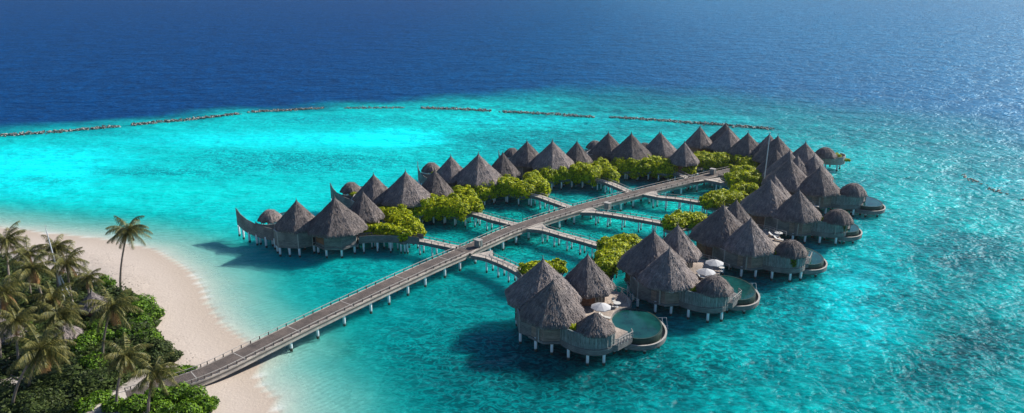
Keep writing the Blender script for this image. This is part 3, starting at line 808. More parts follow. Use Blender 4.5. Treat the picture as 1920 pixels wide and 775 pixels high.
# ------------------------------------------------------------------ the left-hand row
def villa_left(label, A, B, C, D, th, tip=None, seed=0, prow=True, kinds='ASC'):
    v = thing('overwater_villa', label, 'villa', (A[0], A[1], 0), 0, 'thatched overwater villas')
    th = R(th)
    def rot(p): return (p[0] * math.cos(th) - p[1] * math.sin(th), p[0] * math.sin(th) + p[1] * math.cos(th))
    b_ = (B[0] - A[0], B[1] - A[1]); c = (C[0] - A[0], C[1] - A[1]); d = (D[0] - A[0], D[1] - A[1])
    k = seed % 2
    RK = {'A': ROOF_A[k], 'B': ROOF_B[k], 'S': ROOF_BL, 'C': ROOF_C[k]}
    link('roof', RK[kinds[0]], v, (0, 0, 5.4), R(20)); link('roof', RK[kinds[1]], v, (b_[0], b_[1], 5.5), R(28)); link('roof', RK[kinds[2]], v, (c[0], c[1], 5.5), R(16))
    room(v, (0, 0), 4.35 if kinds[0] == 'A' else 3.0, th, doors=(4,), glass=(0,), mat='hplank' if seed < 5 else 'door')
    room(v, b_, 3.3, th, glass=(1, 2), mat='wplank')
    room(v, c, 3.1, th, doors=(6,), glass=(3,), mat='wplank')
    # octagonal screen in front of the seaward room
    scr = [rot(p) for p in ((-12.3, 2.8), (-12.25, -1.2), (-11.2, -2.9), (-7.0, -3.5), (-4.6, -1.9))]
    b = MB(); b.wall(scr, 1.95, 5.15, 0.14); b.build('screen_wall', M['hplank'], v)
    b = MB()
    for p in scr: b.box((p[0], p[1], 3.55), (0.2, 0.2, 3.25), th)
    b.wall(scr, 5.17, 5.25, 0.26); b.build('screen_trim', M['rail'], v)
    b = MB(); b.slab([*scr, rot((-3, 2)), b_, rot((-10, 5))], 1.9, 2.2); b.build('terrace_floor', M['hplank'], v)
    # bath drum and the long prow screen that sweeps out past the pool
    dr = ell(d[0], d[1], 3.0, 3.0, R(200), R(355), 14)
    b = MB(); b.wall(dr, 2.6, 4.9, 0.14); b.build('bath_screen', M['vplank'], v)
    b = MB(); b.slab(circ(3.1, 20, d[0], d[1]), 2.1, 2.6); b.build('bath_floor', M['hplank'], v)
    link('bath_roof', ROOF_DL, v, (d[0], d[1], 5.2), th)
    for q in circ(1.9, 6, d[0], d[1]): link('bath_post', POST, v, (q[0], q[1], 0))
    pw = [rot(p) for p in ((-24.6, 10.9), (-22.9, 8.6), (-20.8, 6.3), (-18.4, 4.2), (-15.8, 2.5), (-13.4, 1.4), (-12.2, .9))]
    if tip:
        import cmath
        z = [complex(*q) for q in pw]; Tt = complex(tip[0] - A[0], tip[1] - A[1]); m_ = (Tt - z[-1]) / (z[0] - z[-1])
        pw = [((z[-1] + (q - z[-1]) * m_).real, (z[-1] + (q - z[-1]) * m_).imag) for q in z]
    zt = [6.3, 5.55, 5.05, 4.75, 4.55, 4.4, 4.4]; zb = [2.6, 2.25, 2.0, 1.9, 1.85, 1.85, 1.85]
    if prow:
        b = MB(); b.wall(pw, zb, zt, 0.14); b.build('prow_screen', M['hplank'], v)
    # deck and pool on the sea side
    dk = [rot(p) for p in ((-12, 1.5), (-15, 5), (-13, 9), (-8, 14), (1, 13), (3, 5), (-4, 3))]
    b = MB(); b.slab(dk, 2.3, 2.7); b.build('deck', M['deck'], v)
    pc = rot((-13.5, 13.5)); e0 = ell(pc[0], pc[1], 4.2, 5.2, 0, 2 * PI, 40)[:-1]
    b = MB(); b.wall(e0, 1.2, 2.5, 0.3, True); pl = b.build('pool', M['pooltile'], v)
    b = MB(); b.quad([(x, y, 2.45) for x, y in ell(pc[0], pc[1], 4.1, 5.1, 0, 2 * PI, 40)[:-1]]); b.build('pool_water', M['pool'], pl)
    b = MB(); b.slab(e0, 1.0, 1.18); b.build('pool_skirt', M['hplank'], v)
    ps = [(p[0] * .99, p[1] * .985) for p in pw[:-1]] if prow else []
    ps += [rot(q) for q in ((-12.0, -1.0), (-11.0, -2.7), (-9, -3.0), (-7.0, -3.2), (-12, 2.4), (-10, 0), (-7, 1), (-4.6, -1.0), (-9.5, 3.5))]
    ps += [(x, y) for x, y in octo(3.95, th + PI / 8)] + [(c[0] + x, c[1] + y) for x, y in octo(2.8, th)[::2]]
    ps += [(d[0] + x, d[1] + y) for x, y in circ(2.5, 5)] + [rot(q) for q in ((-9, 14), (0, 12), (-5, 8))]
    piles(v, ps)
    for x, y in circ(3.6, 6): link('pile', PILE, v, (pc[0] + x, pc[1] + y, -1.33))
    return v, rot
VL = [
 ('thatched villa nearest the beach, with the long curved prow screen at its seaward side', (627, 368), (555, 370), (680, 357), (505, 391), 0),
 ('second thatched villa from the beach, small lime bush by its domed bath roof', (760, 320), (700, 322), (815, 316), (657, 340), -3),
 ('third thatched villa from the beach, tip of its prow screen showing behind a roof', (897, 287), (845, 288), (943, 284), (808, 303), -7),
 ('fourth thatched villa from the beach, behind the middle hedge of lime trees', (1036, 263), (988, 262), (1082, 263), (960, 276), -18),
 ('fifth thatched villa from the beach, domed roof tucked behind its first cone', (1184, 249), (1141, 246), (1237, 246), (1116, 262), -28),
 ('sixth thatched villa from the beach, small cone roof standing over the last lime hedge', (1284, 258), (1240, 247), (1313, 235), None, -40),
 ('farthest thatched villa, at the far end of the main boardwalk beyond the last lime hedge', (1367, 235), (1361, 229), (1403, 248), None, -80),
]
LV = []
for i, (lab, a, bb, c, d, th) in enumerate(VL):
    A = at(*a, 11.75)[:2]; B = at(*bb, 11.3)[:2]; C = at(*c, 11.0)[:2]
    t = R(th); rr = lambda p: (A[0] + p[0] * math.cos(t) - p[1] * math.sin(t), A[1] + p[0] * math.sin(t) + p[1] * math.cos(t))
    D = at(*d, 7.4)[:2] if d else rr((-15, 5.4))
    tips = [(442, 390), (619, 343), (783, 303), (935, 282)]; tp = at(*tips[i], 6.3)[:2] if i < 4 else None
    v, ro = villa_left(lab, A, B, C, D, th, tp, i, prow=i < 4, kinds=['ASC', 'ASC', 'ASC', 'ABC', 'ABC', 'CBC', 'BBB'][i])
    LV.append((v, ro, A, th, D))

# ------------------------------------------------------------------ boardwalks
def resample(pts, step):
    out = [pts[0]]; acc = 0
    for a, b_ in zip(pts, pts[1:]):
        L = (b_ - a).length; n = max(1, int(L / step))
        for k in range(1, n + 1): out.append(a.lerp(b_, k / n))
    return out
def smooth_path(P, n=10):
    out = []
    Q = [P[0]] + list(P) + [P[-1]]
    for i in range(1, len(Q) - 2):
        for k in range(n):
            t = k / n; a, b_, c, d = Q[i - 1], Q[i], Q[i + 1], Q[i + 2]
            out.append(0.5 * ((2 * b_) + (c - a) * t + (2 * a - 5 * b_ + 4 * c - d) * t * t + (3 * b_ - a - 3 * c + d) * t ** 3))
    out.append(P[-1]); return out
def offs(P, o):
    out = []
    for i in range(len(P)):
        d = (P[min(i + 1, len(P) - 1)] - P[max(i - 1, 0)]); d.z = 0; d.normalize()
        oo = o(i) if callable(o) else o
        out.append(P[i] + Vector((d.y, -d.x, 0)) * oo)
    return out
def ribbon(b, P, o0, o1, dz0, dz1, along=True):
    """closed box section swept along P; o>0 is the right side"""
    L0, L1 = offs(P, o0), offs(P, o1); u = 0
    for i in range(len(P) - 1):
        L = (P[i + 1] - P[i]).length
        a0, a1, b0, b1 = L0[i], L0[i + 1], L1[i], L1[i + 1]
        Z = lambda p, dz: (p.x, p.y, p.z + dz)
        w_ = (b0 - a0).length
        b.quad([Z(a0, dz1), Z(b0, dz1), Z(b1, dz1), Z(a1, dz1)], [(u, 0), (u, w_), (u + L, w_), (u + L, 0)])
        b.quad([Z(a0, dz0), Z(a1, dz0), Z(b1, dz0), Z(b0, dz0)], [(u, 0), (u + L, 0), (u + L, w_), (u, w_)])
        b.quad([Z(b0, dz0), Z(b1, dz0), Z(b1, dz1), Z(b0, dz1)], [(u, dz0), (u + L, dz0), (u + L, dz1), (u, dz1)])
        b.quad([Z(a1, dz0), Z(a0, dz0), Z(a0, dz1), Z(a1, dz1)], [(u + L, dz0), (u, dz0), (u, dz1), (u + L, dz1)])
        u += L
MAIN_PX = [(238, 744, 1.35), (330, 717, 1.6), (400, 691, 1.9), (500, 642, 2.35), (600, 593, 2.75), (700, 546, 3.0), (800, 500, 3.0), (860, 474, 3.0), (900, 456, 3.0), (950, 434, 3.0), (1000, 416, 3.0), (1060, 397, 3.0), (1110, 383, 3.0), (1180, 365, 3.0), (1240, 350, 3.0), (1300, 336, 3.0), (1355, 323, 3.0), (1392, 315, 3.0)]
MP = smooth_path([at(*q) for q in MAIN_PX], 6)
SPURS = [ # label, pixels (from the boardwalk outwards), side
 ('curved side walkway to the villa nearest the beach, solid timber parapet on its far half', [(893, 468), (850, 462), (790, 450), (742, 446), (700, 446), (672, 448)], 1),
 ('side walkway to the second villa from the beach, beside the second lime hedge', [(985, 424), (965, 420), (925, 410), (888, 399), (860, 395)], 1),
 ('side walkway to the third villa from the beach, running out under the middle lime hedge', [(1084, 394), (1068, 388), (1040, 378), (1012, 368), (985, 362)], 1),
 ('side walkway to the fourth villa from the beach, short and straight between two lime hedges', [(1195, 366), (1180, 359), (1158, 349), (1135, 340), (1110, 334)], 1),
 ('side walkway to the fifth villa, meeting the boardwalk just before its far end', [(1306, 341), (1294, 336), (1282, 330), (1268, 324), (1255, 320)], 1),
 ('side walkway to the villa nearest the camera, ending behind its landward roof', [(903, 474), (918, 482), (945, 493), (968, 504), (982, 514), (992, 525)], -1),
 ('side walkway to the villa with two parasols, longest of the outer spurs', [(1002, 424), (1022, 430), (1060, 441), (1100, 452), (1135, 463), (1152, 474), (1165, 484)], -1),
 ('side walkway to the third outer villa, its end hidden behind a low lime bush', [(1098, 393), (1120, 397), (1160, 403), (1210, 411), (1250, 419), (1285, 430)], -1),
 ('side walkway to the fourth outer villa, splitting off beside the lime tree clump', [(1215, 361), (1235, 368), (1275, 372), (1312, 378), (1350, 385), (1385, 397)], -1),
 ('short side walkway to the far outer villas beside the end of the boardwalk', [(1335, 335), (1352, 341), (1375, 345), (1405, 350), (1435, 345)], -1),
]
joints = []
for k, (lab, pts, side) in enumerate(SPURS):
    P = smooth_path([at(*q, 3.0) for q in pts], 5)
    joints.append((Vector((P[0].x, P[0].y, 0)), side))
    t = thing('side_walkway', lab, 'walkway', (0, 0, 0), 0, 'side walkways between the boardwalk and the villas')
    n = len(P)
    wd = lambda i: 0.95 + 1.5 * max(0, 1 - (P[i] - P[0]).length / 2.8) ** 1.1
    b = MB(); ribbon(b, P, lambda i: -wd(i), lambda i: wd(i), -0.2, -0.012); b.build('deck', M['edge'], t)
    b = MB(); ribbon(b, P, lambda i: wd(i) - .12, lambda i: wd(i) + .03, -0.72, -0.02); b.build('edge_beam', M['hplank'], t)
    b = MB(); ribbon(b, P, lambda i: -wd(i) - .03, lambda i: -wd(i) + .12, -0.72, -0.02); b.build('edge_beam', M['hplank'], t)
    for sgn in (-1, 1):
        b = MB(); E = offs(P, lambda i: sgn * (wd(i) - 0.06))
        i0 = next(i for i in range(n) if (P[i] - P[0]).length > 1.3)
        lim = n - 1
        if k == 0: lim = next(i for i in range(n) if P[i].x < at(795, 450, 3).x)
        acc = 0
        for i in range(i0, lim):
            a_, c_ = E[i], E[i + 1]
            b.bar(a_ + Vector((0, 0, 0.48)), c_ + Vector((0, 0, 0.48)), 0.055, 4)
            acc += (c_ - a_).length
            if acc > 1.25:
                acc = 0; b.box((c_.x, c_.y, c_.z + 0.24), (0.12, 0.12, 0.48), 0, 1)
        b.build('handrail', [M['rail'], M['post']], t)
        if k == 0:
            b = MB(); ribbon(b, P[lim:], lambda i: sgn * 1.0 - .05, lambda i: sgn * 1.0 + .05, -0.6, 0.85); b.build('parapet', M['hplank'], t)
    acc = 0; last = P[0]
    for i in range(1, n):
        acc += (P[i] - P[i - 1]).length
        if acc > 2.6:
            acc = 0
            for E in (offs(P, 0.75)[i], offs(P, -0.75)[i]): link('pile', PILE_S, t, (E.x, E.y, 0))
t = thing('main_boardwalk', 'long dark boarded timber walkway on piles from the beach to the far villas', 'boardwalk')
b = MB(); ribbon(b, MP, -1.5, 1.5, -0.25, 0.0); b.build('deck', M['runner'], t)
for sgn in (-1, 1):
    b = MB()
    lo, hi = sorted((sgn * 1.5, sgn * 1.8)); ribbon(b, MP, lo, hi, -0.95, 0.012); b.build('edge_beam', M['edge'], t)
b = MB(); ribbon(b, MP, 1.81, 1.88, -0.42, -0.24); b.build('waling', M['post'], t)
for sgn in (-1, 1):
    b = MB(); E = offs(MP, sgn * 1.68); acc = 0
    for i in range(len(MP) - 1):
        mid = (E[i] + E[i + 1]) / 2
        if any((Vector((mid.x, mid.y, 0)) - j).length < 2.9 and s_ == -sgn for j, s_ in joints): continue
        L = (E[i + 1] - E[i]).length; n = max(1, round(L / 1.9)); up = Vector((0, 0, 0.5))
        b.bar(E[i] + up, E[i + 1] + up, 0.05, 5)
        for k in range(n):
            p = E[i].lerp(E[i + 1], k / n); b.box((p.x, p.y, p.z + 0.25), (0.13, 0.13, 0.5), 0.6, 1)
    b.build('handrail', [M['rail'], M['post']], t)
for fr_ in range(7):
    b = MB()
    i = 3 + fr_ * 6
    if i < len(MP) - 1:
        d = (MP[i + 1] - MP[i]).normalized(); nrm = Vector((d.y, -d.x, 0)); p = MP[i]
        b.quad([p - nrm * 1.48 + Vector((0, 0, .006)), p + nrm * 1.48 + Vector((0, 0, .006)), p + nrm * 1.48 + d * .14 + Vector((0, 0, .006)), p - nrm * 1.48 + d * .14 + Vector((0, 0, .006))])
        b.build('joint_strip', M['rail'], t)
acc = 0
for i in range(1, len(MP)):
    acc += (MP[i] - MP[i - 1]).length
    if acc > 4.0 and MP[i].x > at(520, 640, 2.4).x:
        acc = 0
        for E in (offs(MP, 1.35)[i], offs(MP, -1.35)[i]): link('pile', PILE, t, (E.x, E.y, 0))

# little timber service boxes standing by the boardwalk
for (u, v_, lab) in ((897, 463, 'pale timber service box beside the first boardwalk junction'), (1139, 392, 'grey timber service box at the middle boardwalk junction, in its own shade'), (1336, 327, 'slim timber service box near the far end of the boardwalk')):
    p = at(u, v_, 3.0); t = thing('service_box', lab, 'service box', (p.x, p.y, 3.0), R(50), 'timber service boxes along the boardwalk')
    b = MB(); b.box((0, 0, 0.7), (1.0, 1.3, 1.4)); b.build('body', M['edge'], t)
    b = MB(); b.box((0, 0, 1.46), (1.16, 1.46, 0.1)); b.build('lid', M['rail'], t)
    b = MB(); b.box((-0.52, 0, 0.7), (0.05, 0.9, 1.15)); b.box((0.2, -0.67, .7), (.5, .05, 1.1)); b.build('door', M['vplank'], t)

# ------------------------------------------------------------------ lime hedges / trees on their planter platforms
def lime_tree(pts, label, seed, hgt=1.9, dens=1.0, zc=3.7, zb=3.2):
    """pts: pixel centres of the crown lumps"""
    hgt *= 1.08; W0 = [(at(u, v, zc), r * 1.4) for (u, v, r) in pts]
    W = []
    for (p, r), (p2, r2) in zip(W0, W0[1:]):
        n_ = max(1, round((p2 - p).length / 1.5))
        W += [(p.lerp(p2, k / n_), r + (r2 - r) * k / n_) for k in range(n_)]
    W.append(W0[-1])
    c = sum((w_[0] for w_ in W), Vector((0, 0, 0))) / len(W)
    t = thing('lime_tree', label, 'tree', (c.x, c.y, 0), 0, 'lime green trees on platforms beside the walkways')
    rng = random.Random(seed); L = []
    for p, r in W:
        h = hgt * rng.uniform(.85, 1.12)
        L.append((p.x - c.x, p.y - c.y, zc, r, r, h))
        for _ in range(5):
            a = rng.uniform(0, 2 * PI); k = rng.uniform(.5, .85) * r; q_ = r * rng.uniform(.28, .45)
            L.append((p.x - c.x + math.cos(a) * k, p.y - c.y + math.sin(a) * k, zc + rng.uniform(-.75, .8) * h, q_, q_, q_ * .8))
    n = int(900 * dens * sum(r * r for _, r in W) / 3.0)
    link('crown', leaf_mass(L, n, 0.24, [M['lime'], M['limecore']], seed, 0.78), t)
    b = MB(); q = MB()
    for p, r in W:
        x, y = p.x - c.x, p.y - c.y
        for k in range(2): b.bar((x + rng.uniform(-.2, .2), y, 2.3), (x + rng.uniform(-.7, .7), y + rng.uniform(-.6, .6), zb + .6), 0.11, 6, 0.06)
        q.slab([(x + a_, y + b_) for a_, b_ in circ(r * 0.75, 8)], 2.1, 2.75)
    b.build('trunk', M['trunk'], t); q.build('planter_box', M['hplank'], t)
    for p, r in W[::2]:
        link('pile', PILE_S, t, (p.x - c.x + r * .4, p.y - c.y - r * .5, 0)); link('pile', PILE_S, t, (p.x - c.x - r * .4, p.y - c.y - r * .4, 0))
TREES = [
 ([(690, 432, 1.5), (712, 431, 1.7), (738, 434, 1.6), (758, 441, 1.2)], 'low lime green tree along the near side of the first curved walkway', 1.25),
 ([(733, 400, 2.0), (750, 412, 2.1), (766, 424, 1.9), (780, 434, 1.4)], 'lime green tree sloping down between the first walkway and the second villa', 1.5),
 ([(778, 392, 2.0), (803, 388, 2.3), (835, 387, 2.5), (863, 393, 2.1)], 'broad rounded lime green tree in front of the second inner villa', 2.2),
 ([(862, 359, 1.8), (870, 370, 1.9), (884, 383, 1.7), (893, 390, 1.2)], 'narrow lime green tree falling towards the second side walkway', 1.5),
 ([(900, 357, 2.0), (925, 351, 2.2), (952, 350, 2.5), (982, 356, 2.2)], 'broad lime green tree in front of the third inner villa', 2.3),
 ([(996, 334, 1.8), (1006, 344, 1.8), (1018, 354, 1.5)], 'small lime green tree beside the third side walkway', 1.6),
 ([(1026, 330, 2.0), (1052, 326, 2.2), (1083, 323, 2.5), (1110, 328, 2.2)], 'broad lime green tree in front of the fourth inner villa', 2.3),
 ([(1125, 311, 1.8), (1135, 320, 1.8), (1147, 331, 1.5)], 'small lime green tree beside the fourth side walkway', 1.6),
 ([(1163, 311, 2.1), (1195, 312, 2.3), (1225, 311, 2.5), (1252, 316, 2.1)], 'broad lime green tree in front of the fifth inner villa', 2.4),
 ([(1279, 301, 1.8), (1286, 310, 1.8), (1292, 318, 1.4)], 'small lime green tree at the head of the fifth side walkway', 1.8),
 ([(1310, 303, 2.1), (1335, 302, 2.3), (1357, 302, 2.1)], 'lime green tree in front of the last inner villas beside the boardwalk end', 2.2),
 ([(1395, 306, 1.9), (1410, 304, 2.1), (1420, 309, 1.6)], 'uppermost lime green tree at the foot of the flagpole', 1.7),
 ([(1383, 324, 1.6), (1402, 320, 1.9)], 'little lime green tree wedged beside the end of the boardwalk', 1.5),
 ([(1382, 340, 2.2), (1402, 337, 2.5), (1420, 340, 2.2)], 'rounded lime green tree left of the flagpole', 2.2),
 ([(1385, 359, 1.6), (1402, 355, 1.9), (1412, 363, 1.5)], 'lime green tree touching the landward roof of the fourth outer villa', 1.6),
 ([(1333, 378, 1.9), (1352, 373, 2.2), (1377, 373, 2.2)], 'lime green tree at the end of the fourth outer side walkway', 1.9),
 ([(1258, 420, 1.5), (1280, 415, 1.9), (1308, 412, 1.8)], 'low lime green tree behind the landward roof of the third outer villa', 1.7),
 ([(1140, 466, 1.6), (1162, 460, 1.9), (1185, 456, 1.5), (1138, 486, 1.9), (1133, 504, 1.7)], 'dark lime green tree between the two nearest outer villas', 1.8),
 ([(988, 505, 1.2), (1003, 502, 1.3), (1045, 499, 1.2)], 'small lime green tree peeping over the roof of the nearest villa', 1.1),
]
for k, (pts, lab, hg) in enumerate(TREES): lime_tree(pts, lab, 40 + k, hg)

# small planter shrubs on the villas
for i, (rel, r, hang, lab) in enumerate([
    ((2.6, -4.2), 0.9, False, 'yellow green shrub in the planter beside the hip roofed bath of the nearest villa'),
    ((2.8, -4.1), 0.8, False, 'pale shrub in the bath planter of the villa with two parasols'),
    ((3.2, -4.1), 0.8, False, 'cream flowering shrub in the bath planter of the third outer villa'),
    ((3.6, -4.1), 0.8, False, 'low shrub in the bath planter of the fourth outer villa'),
    ((4.2, -4.6), 1.2, True, 'big lime shrub spilling over the bath screen of the fifth outer villa')]):
    v, ro, B, th, pc = RV[i]; q = ro(rel)
    shrub_plant(B[0] + q[0], B[1] + q[1], 4.75, r, lab, 300 + i, None, 'shrubs in the bath planters', 'lime', hang)
for i, (rel, lab) in enumerate([((4.9, -7.25), 'creeper hanging down the round bath screen of the third outer villa'), ((6.2, -7.5), 'creeper hanging down the round bath screen of the fourth outer villa')]):
    v, ro, B, th, pc = RV[2 + i]; q = ro(rel)
    t = thing('hanging_creeper', lab, 'creeper', (B[0] + q[0], B[1] + q[1], 4.3), 0, 'creepers on the bath screens')
    link('foliage', leaf_mass([(0, 0, 0, .55, .25, .9), (.2, 0, -.7, .35, .2, .6), (-.1, 0, .5, .7, .3, .3)], 260, 0.16, [M['bush'], M['limecore']], 330 + i, 0.5), t)
for i, lab in ((1, 'lime shrub beside the domed bath roof of the second inner villa'), (2, 'lime shrub beside the prow screen of the third inner villa')):
    D = LV[i][4]; shrub_plant(D[0] + 1.2, D[1] - 2.6, 4.7, 1.0, lab, 310 + i, None, 'shrubs in the bath planters')
p = at(1560, 291, 4.0)
t = thing('planter_deck', 'round pale planter deck with a small thatched dome, far outer tip of the resort', 'planter deck', (p.x, p.y, 0))
q = at(1547, 292, 5.2)
link('roof', ROOF_D, t, (q.x - p.x, q.y - p.y, 5.2))
b = MB(); b.slab(circ(3.4, 20), 2.2, 2.8); b.build('floor', M['hplank'], t)
b = MB(); b.wall(ell(0, 0, 3.5, 3.5, R(150), R(390), 20), 2.0, 4.2, .16); b.build('screen_wall', M['edge'], t)
for z in circ(2.1, 6, q.x - p.x, q.y - p.y): link('post', POST, t, (z[0], z[1], 0))
piles(t, circ(2.6, 5))
shrub_plant(p.x + .4, p.y - 1.2, 3.8, 1.3, 'lime shrub on the round planter deck at the outer tip', 318, None, 'shrubs in the bath planters')
shrub_plant(p.x + 3.3, p.y - 2.2, 2.9, .8, 'small lime shrub hanging outside the round planter deck', 319, None, 'shrubs in the bath planters')

# ------------------------------------------------------------------ deck furniture
def parasol(x, y, z, label, s=1.0, a=0.2):
    t = thing('parasol', label, 'parasol', (x, y, z), a, 'white parasols on the villa decks')
    b = MB(); b.bar((0, 0, 0), (0, 0, 2.75), 0.045, 8); b.build('pole', M['teak'], t)
    b = MB(); n = 8; r = 1.7 * s
    for i in range(n):
        a0, a1 = 2 * PI * i / n, 2 * PI * (i + 1) / n
        P0 = Vector((math.cos(a0) * r, math.sin(a0) * r, 2.05)); P1 = Vector((math.cos(a1) * r, math.sin(a1) * r, 2.05)); T = Vector((0, 0, 2.72))
        M0, M1 = T.lerp(P0, .5) + Vector((0, 0, .05)), T.lerp(P1, .5) + Vector((0, 0, .05)); Pm = (P0 + P1) / 2 * 0.99; Pm.z = 2.09
        b.quad([T, M0, M1]); b.quad([M0, P0, Pm, M1]); b.quad([M1, Pm, P1])
        b.quad([P0, P0 - Vector((0, 0, .12)), Pm - Vector((0, 0, .12)), Pm]); b.quad([Pm, Pm - Vector((0, 0, .12)), P1 - Vector((0, 0, .12)), P1])
    b.build('canopy', M['canvas'], t)
    b = MB()
    for i in range(n):
        a0 = 2 * PI * i / n; b.bar((math.cos(a0) * r, math.sin(a0) * r, 2.02), (0, 0, 2.66), 0.02, 4)
    b.build('ribs', M['rail'], t)
    b = MB(); b.bar((0, 0, 0), (0, 0, .1), .3, 12); b.build('base', M['rail'], t)
def lounger(x, y, z, rz, label):
    t = thing('sun_lounger', label, 'sun lounger', (x, y, z), rz, 'sun loungers on the villa decks')
    b = MB(); b.box((0, 0, .28), (1.9, .66, .06))
    b.build('frame', M['teak'], t)
    for sx in (-.8, .8):
        for sy in (-.27, .27):
            q = MB(); q.box((sx, sy, .125), (.06, .06, .25)); q.build('leg', M['teak'], t)
    b = MB(); b.box((.28, 0, .36), (1.3, .64, .1)); b.build('cushion', M['cushion'], t)
    b = MB(); b.quad([(-.38, -.32, .33), (-.38, .32, .33), (-.95, .32, .78), (-.95, -.32, .78)]); b.quad([(-.38, -.32, .42), (-.95, -.32, .88), (-.95, .32, .88), (-.38, .32, .42)])
    b.quad([(-.95, -.32, .78), (-.95, .32, .78), (-.95, .32, .88), (-.95, -.32, .88)]); b.quad([(-.38, -.32, .33), (-.95, -.32, .78), (-.95, -.32, .88), (-.38, -.32, .42)]); b.quad([(-.38, .32, .33), (-.38, .32, .42), (-.95, .32, .88), (-.95, .32, .78)])
    b.build('backrest', M['cushion'], t)
def table(x, y, z, label, r=.6):
    t = thing('round_table', label, 'table', (x, y, z))
    b = MB(); b.bar((0, 0, .7), (0, 0, .75), r, 20); b.build('tabletop', M['cushion'], t)
    b = MB(); b.bar((0, 0, 0), (0, 0, .7), .05, 8); b.bar((0, 0, 0), (0, 0, .04), .28, 12); b.build('leg', M['steel'], t)
def chair(x, y, z, rz, label):
    t = thing('deck_chair', label, 'chair', (x, y, z), rz, 'chairs round the deck tables')
    b = MB(); b.box((0, 0, .44), (.55, .55, .08)); b.build('seat', M['cushion'], t)
    b = MB(); b.box((-.27, 0, .72), (.06, .55, .5)); b.build('backrest', M['rail'], t)
    for sx in (-.23, .23):
        for sy in (-.23, .23):
            q = MB(); q.box((sx, sy, .2), (.05, .05, .4)); q.build('leg', M['rail'], t)
DZ = 2.965
p = at(1127, 572, DZ + 2.4); parasol(p.x, p.y, DZ, 'white parasol on the deck of the villa nearest the camera', .98)
p = at(1134, 594, DZ + .4); lounger(p.x, p.y, DZ, R(-28), 'white cushioned sun lounger under the edge of the single parasol')
p = at(1133, 601, DZ + .4); lounger(p.x - .2, p.y - .4, DZ, R(-24), 'white cushioned sun lounger nearest the pool on the closest deck')
p = at(1157, 568, DZ + .75); table(p.x, p.y, DZ, 'round white table on the closest deck behind the parasol', .62)
p = at(1151, 564, DZ + .5); chair(p.x, p.y, DZ, R(-60), 'pale chair behind the round table on the closest deck')
p = at(1149, 574, DZ + .5); chair(p.x, p.y, DZ, R(20), 'dark framed chair between the parasol and the round table')
p = at(1340, 490, DZ + 2.4); parasol(p.x, p.y, DZ, 'farther white parasol on the deck with two parasols', 1.0, .1)
p = at(1324, 507, DZ + 2.4); parasol(p.x, p.y, DZ, 'nearer white parasol on the deck with two parasols', 1.0, .5)
p = at(1318, 520, DZ + .4); lounger(p.x, p.y, DZ, R(-40), 'white sun lounger below the nearer of the two parasols')
p = at(1322, 513, DZ + .4); lounger(p.x + 1, p.y + .3, DZ, R(-40), 'white sun lounger between the two parasols of the second deck')
p = at(1353, 502, DZ + .7); table(p.x, p.y, DZ, 'small round table by the railing of the deck with two parasols', .5)
p = at(1450, 441, DZ + .4); lounger(p.x, p.y, DZ, R(-35), 'white sun lounger on the third deck close to the third roof')
p = at(1453, 447, DZ + .4); lounger(p.x + .6, p.y - .4, DZ, R(-35), 'white sun lounger on the third deck close to the bath dome')
p = at(1460, 437, DZ + .7); table(p.x, p.y, DZ, 'round white table on the deck of the third outer villa', .8)
p = at(1527, 386, DZ + .4); lounger(p.x, p.y, DZ, R(-30), 'white sun lounger on the deck of the fourth outer villa')

# ------------------------------------------------------------------ rock breakwaters
def rock(b, c, r, rng):
    nu, nv = 6, 4; pts = []; s = rng.uniform(0, 50)
    for j in range(nv + 1):
        for i in range(nu):
            th_ = PI * j / nv; ph = 2 * PI * i / nu
            d = Vector((math.sin(th_) * math.cos(ph), math.sin(th_) * math.sin(ph), math.cos(th_)))
            k = r * (0.85 + 0.5 * noise.noise(d * 1.5 + Vector((s, s, 0))))
            pts.append((c[0] + d.x * k * 1.2, c[1] + d.y * k, c[2] + d.z * k * .8))
    for j in range(nv):
        for i in range(nu):
            i2 = (i + 1) % nu; b.quad([pts[j * nu + i], pts[(j + 1) * nu + i], pts[(j + 1) * nu + i2], pts[j * nu + i2]])
BW = [([(-60, 260), (0, 254), (110, 246), (222, 236)], 'rock breakwater at the reef edge, first from the beach end', 1),
      ([(250, 233), (350, 224), (447, 213)], 'second rock breakwater from the beach end, its stones the palest', 1),
      ([(470, 209), (540, 206), (605, 202)], 'third rock breakwater from the beach end, short with gaps at both ends', .9),
      ([(648, 202), (755, 201)], 'low shortest rock breakwater at the middle of the reef edge', .7),
      ([(792, 202), (860, 204), (918, 207)], 'rock breakwater beyond the bright sand tongue of the lagoon', .95),
      ([(945, 209), (1030, 213), (1112, 219)], 'rock breakwater behind the fourth and fifth inner villas', .95),
      ([(1145, 219), (1250, 226), (1350, 233), (1445, 241)], 'longest rock breakwater, passing behind the far villa roofs', .95),
      ([(1800, 325), (1838, 342), (1880, 362), (1915, 372)], 'scattered wet rocks breaking the surface beyond the outer villas', .8)]
for k, (pts, lab, s) in enumerate(BW):
    P = resample([at(u, v, 0.3) for u, v in pts], 0.8); rng = random.Random(90 + k); b = MB()
    c = P[len(P) // 2]
    for p in P:
        if k == 7 and rng.random() < .35: continue
        for _ in range(8 if k < 7 else 3):
            r = rng.uniform(.2, .52) * s; rock(b, (p.x - c.x + rng.gauss(0, .5), p.y - c.y + rng.gauss(0, .8), rng.uniform(-.2, .5) * s if k < 7 else .05), r, rng)
    o = b.build('rock_breakwater', M['rock'], None, (c.x, c.y, 0)); tag(o, lab, 'breakwater', 'rock breakwaters on the reef edge')

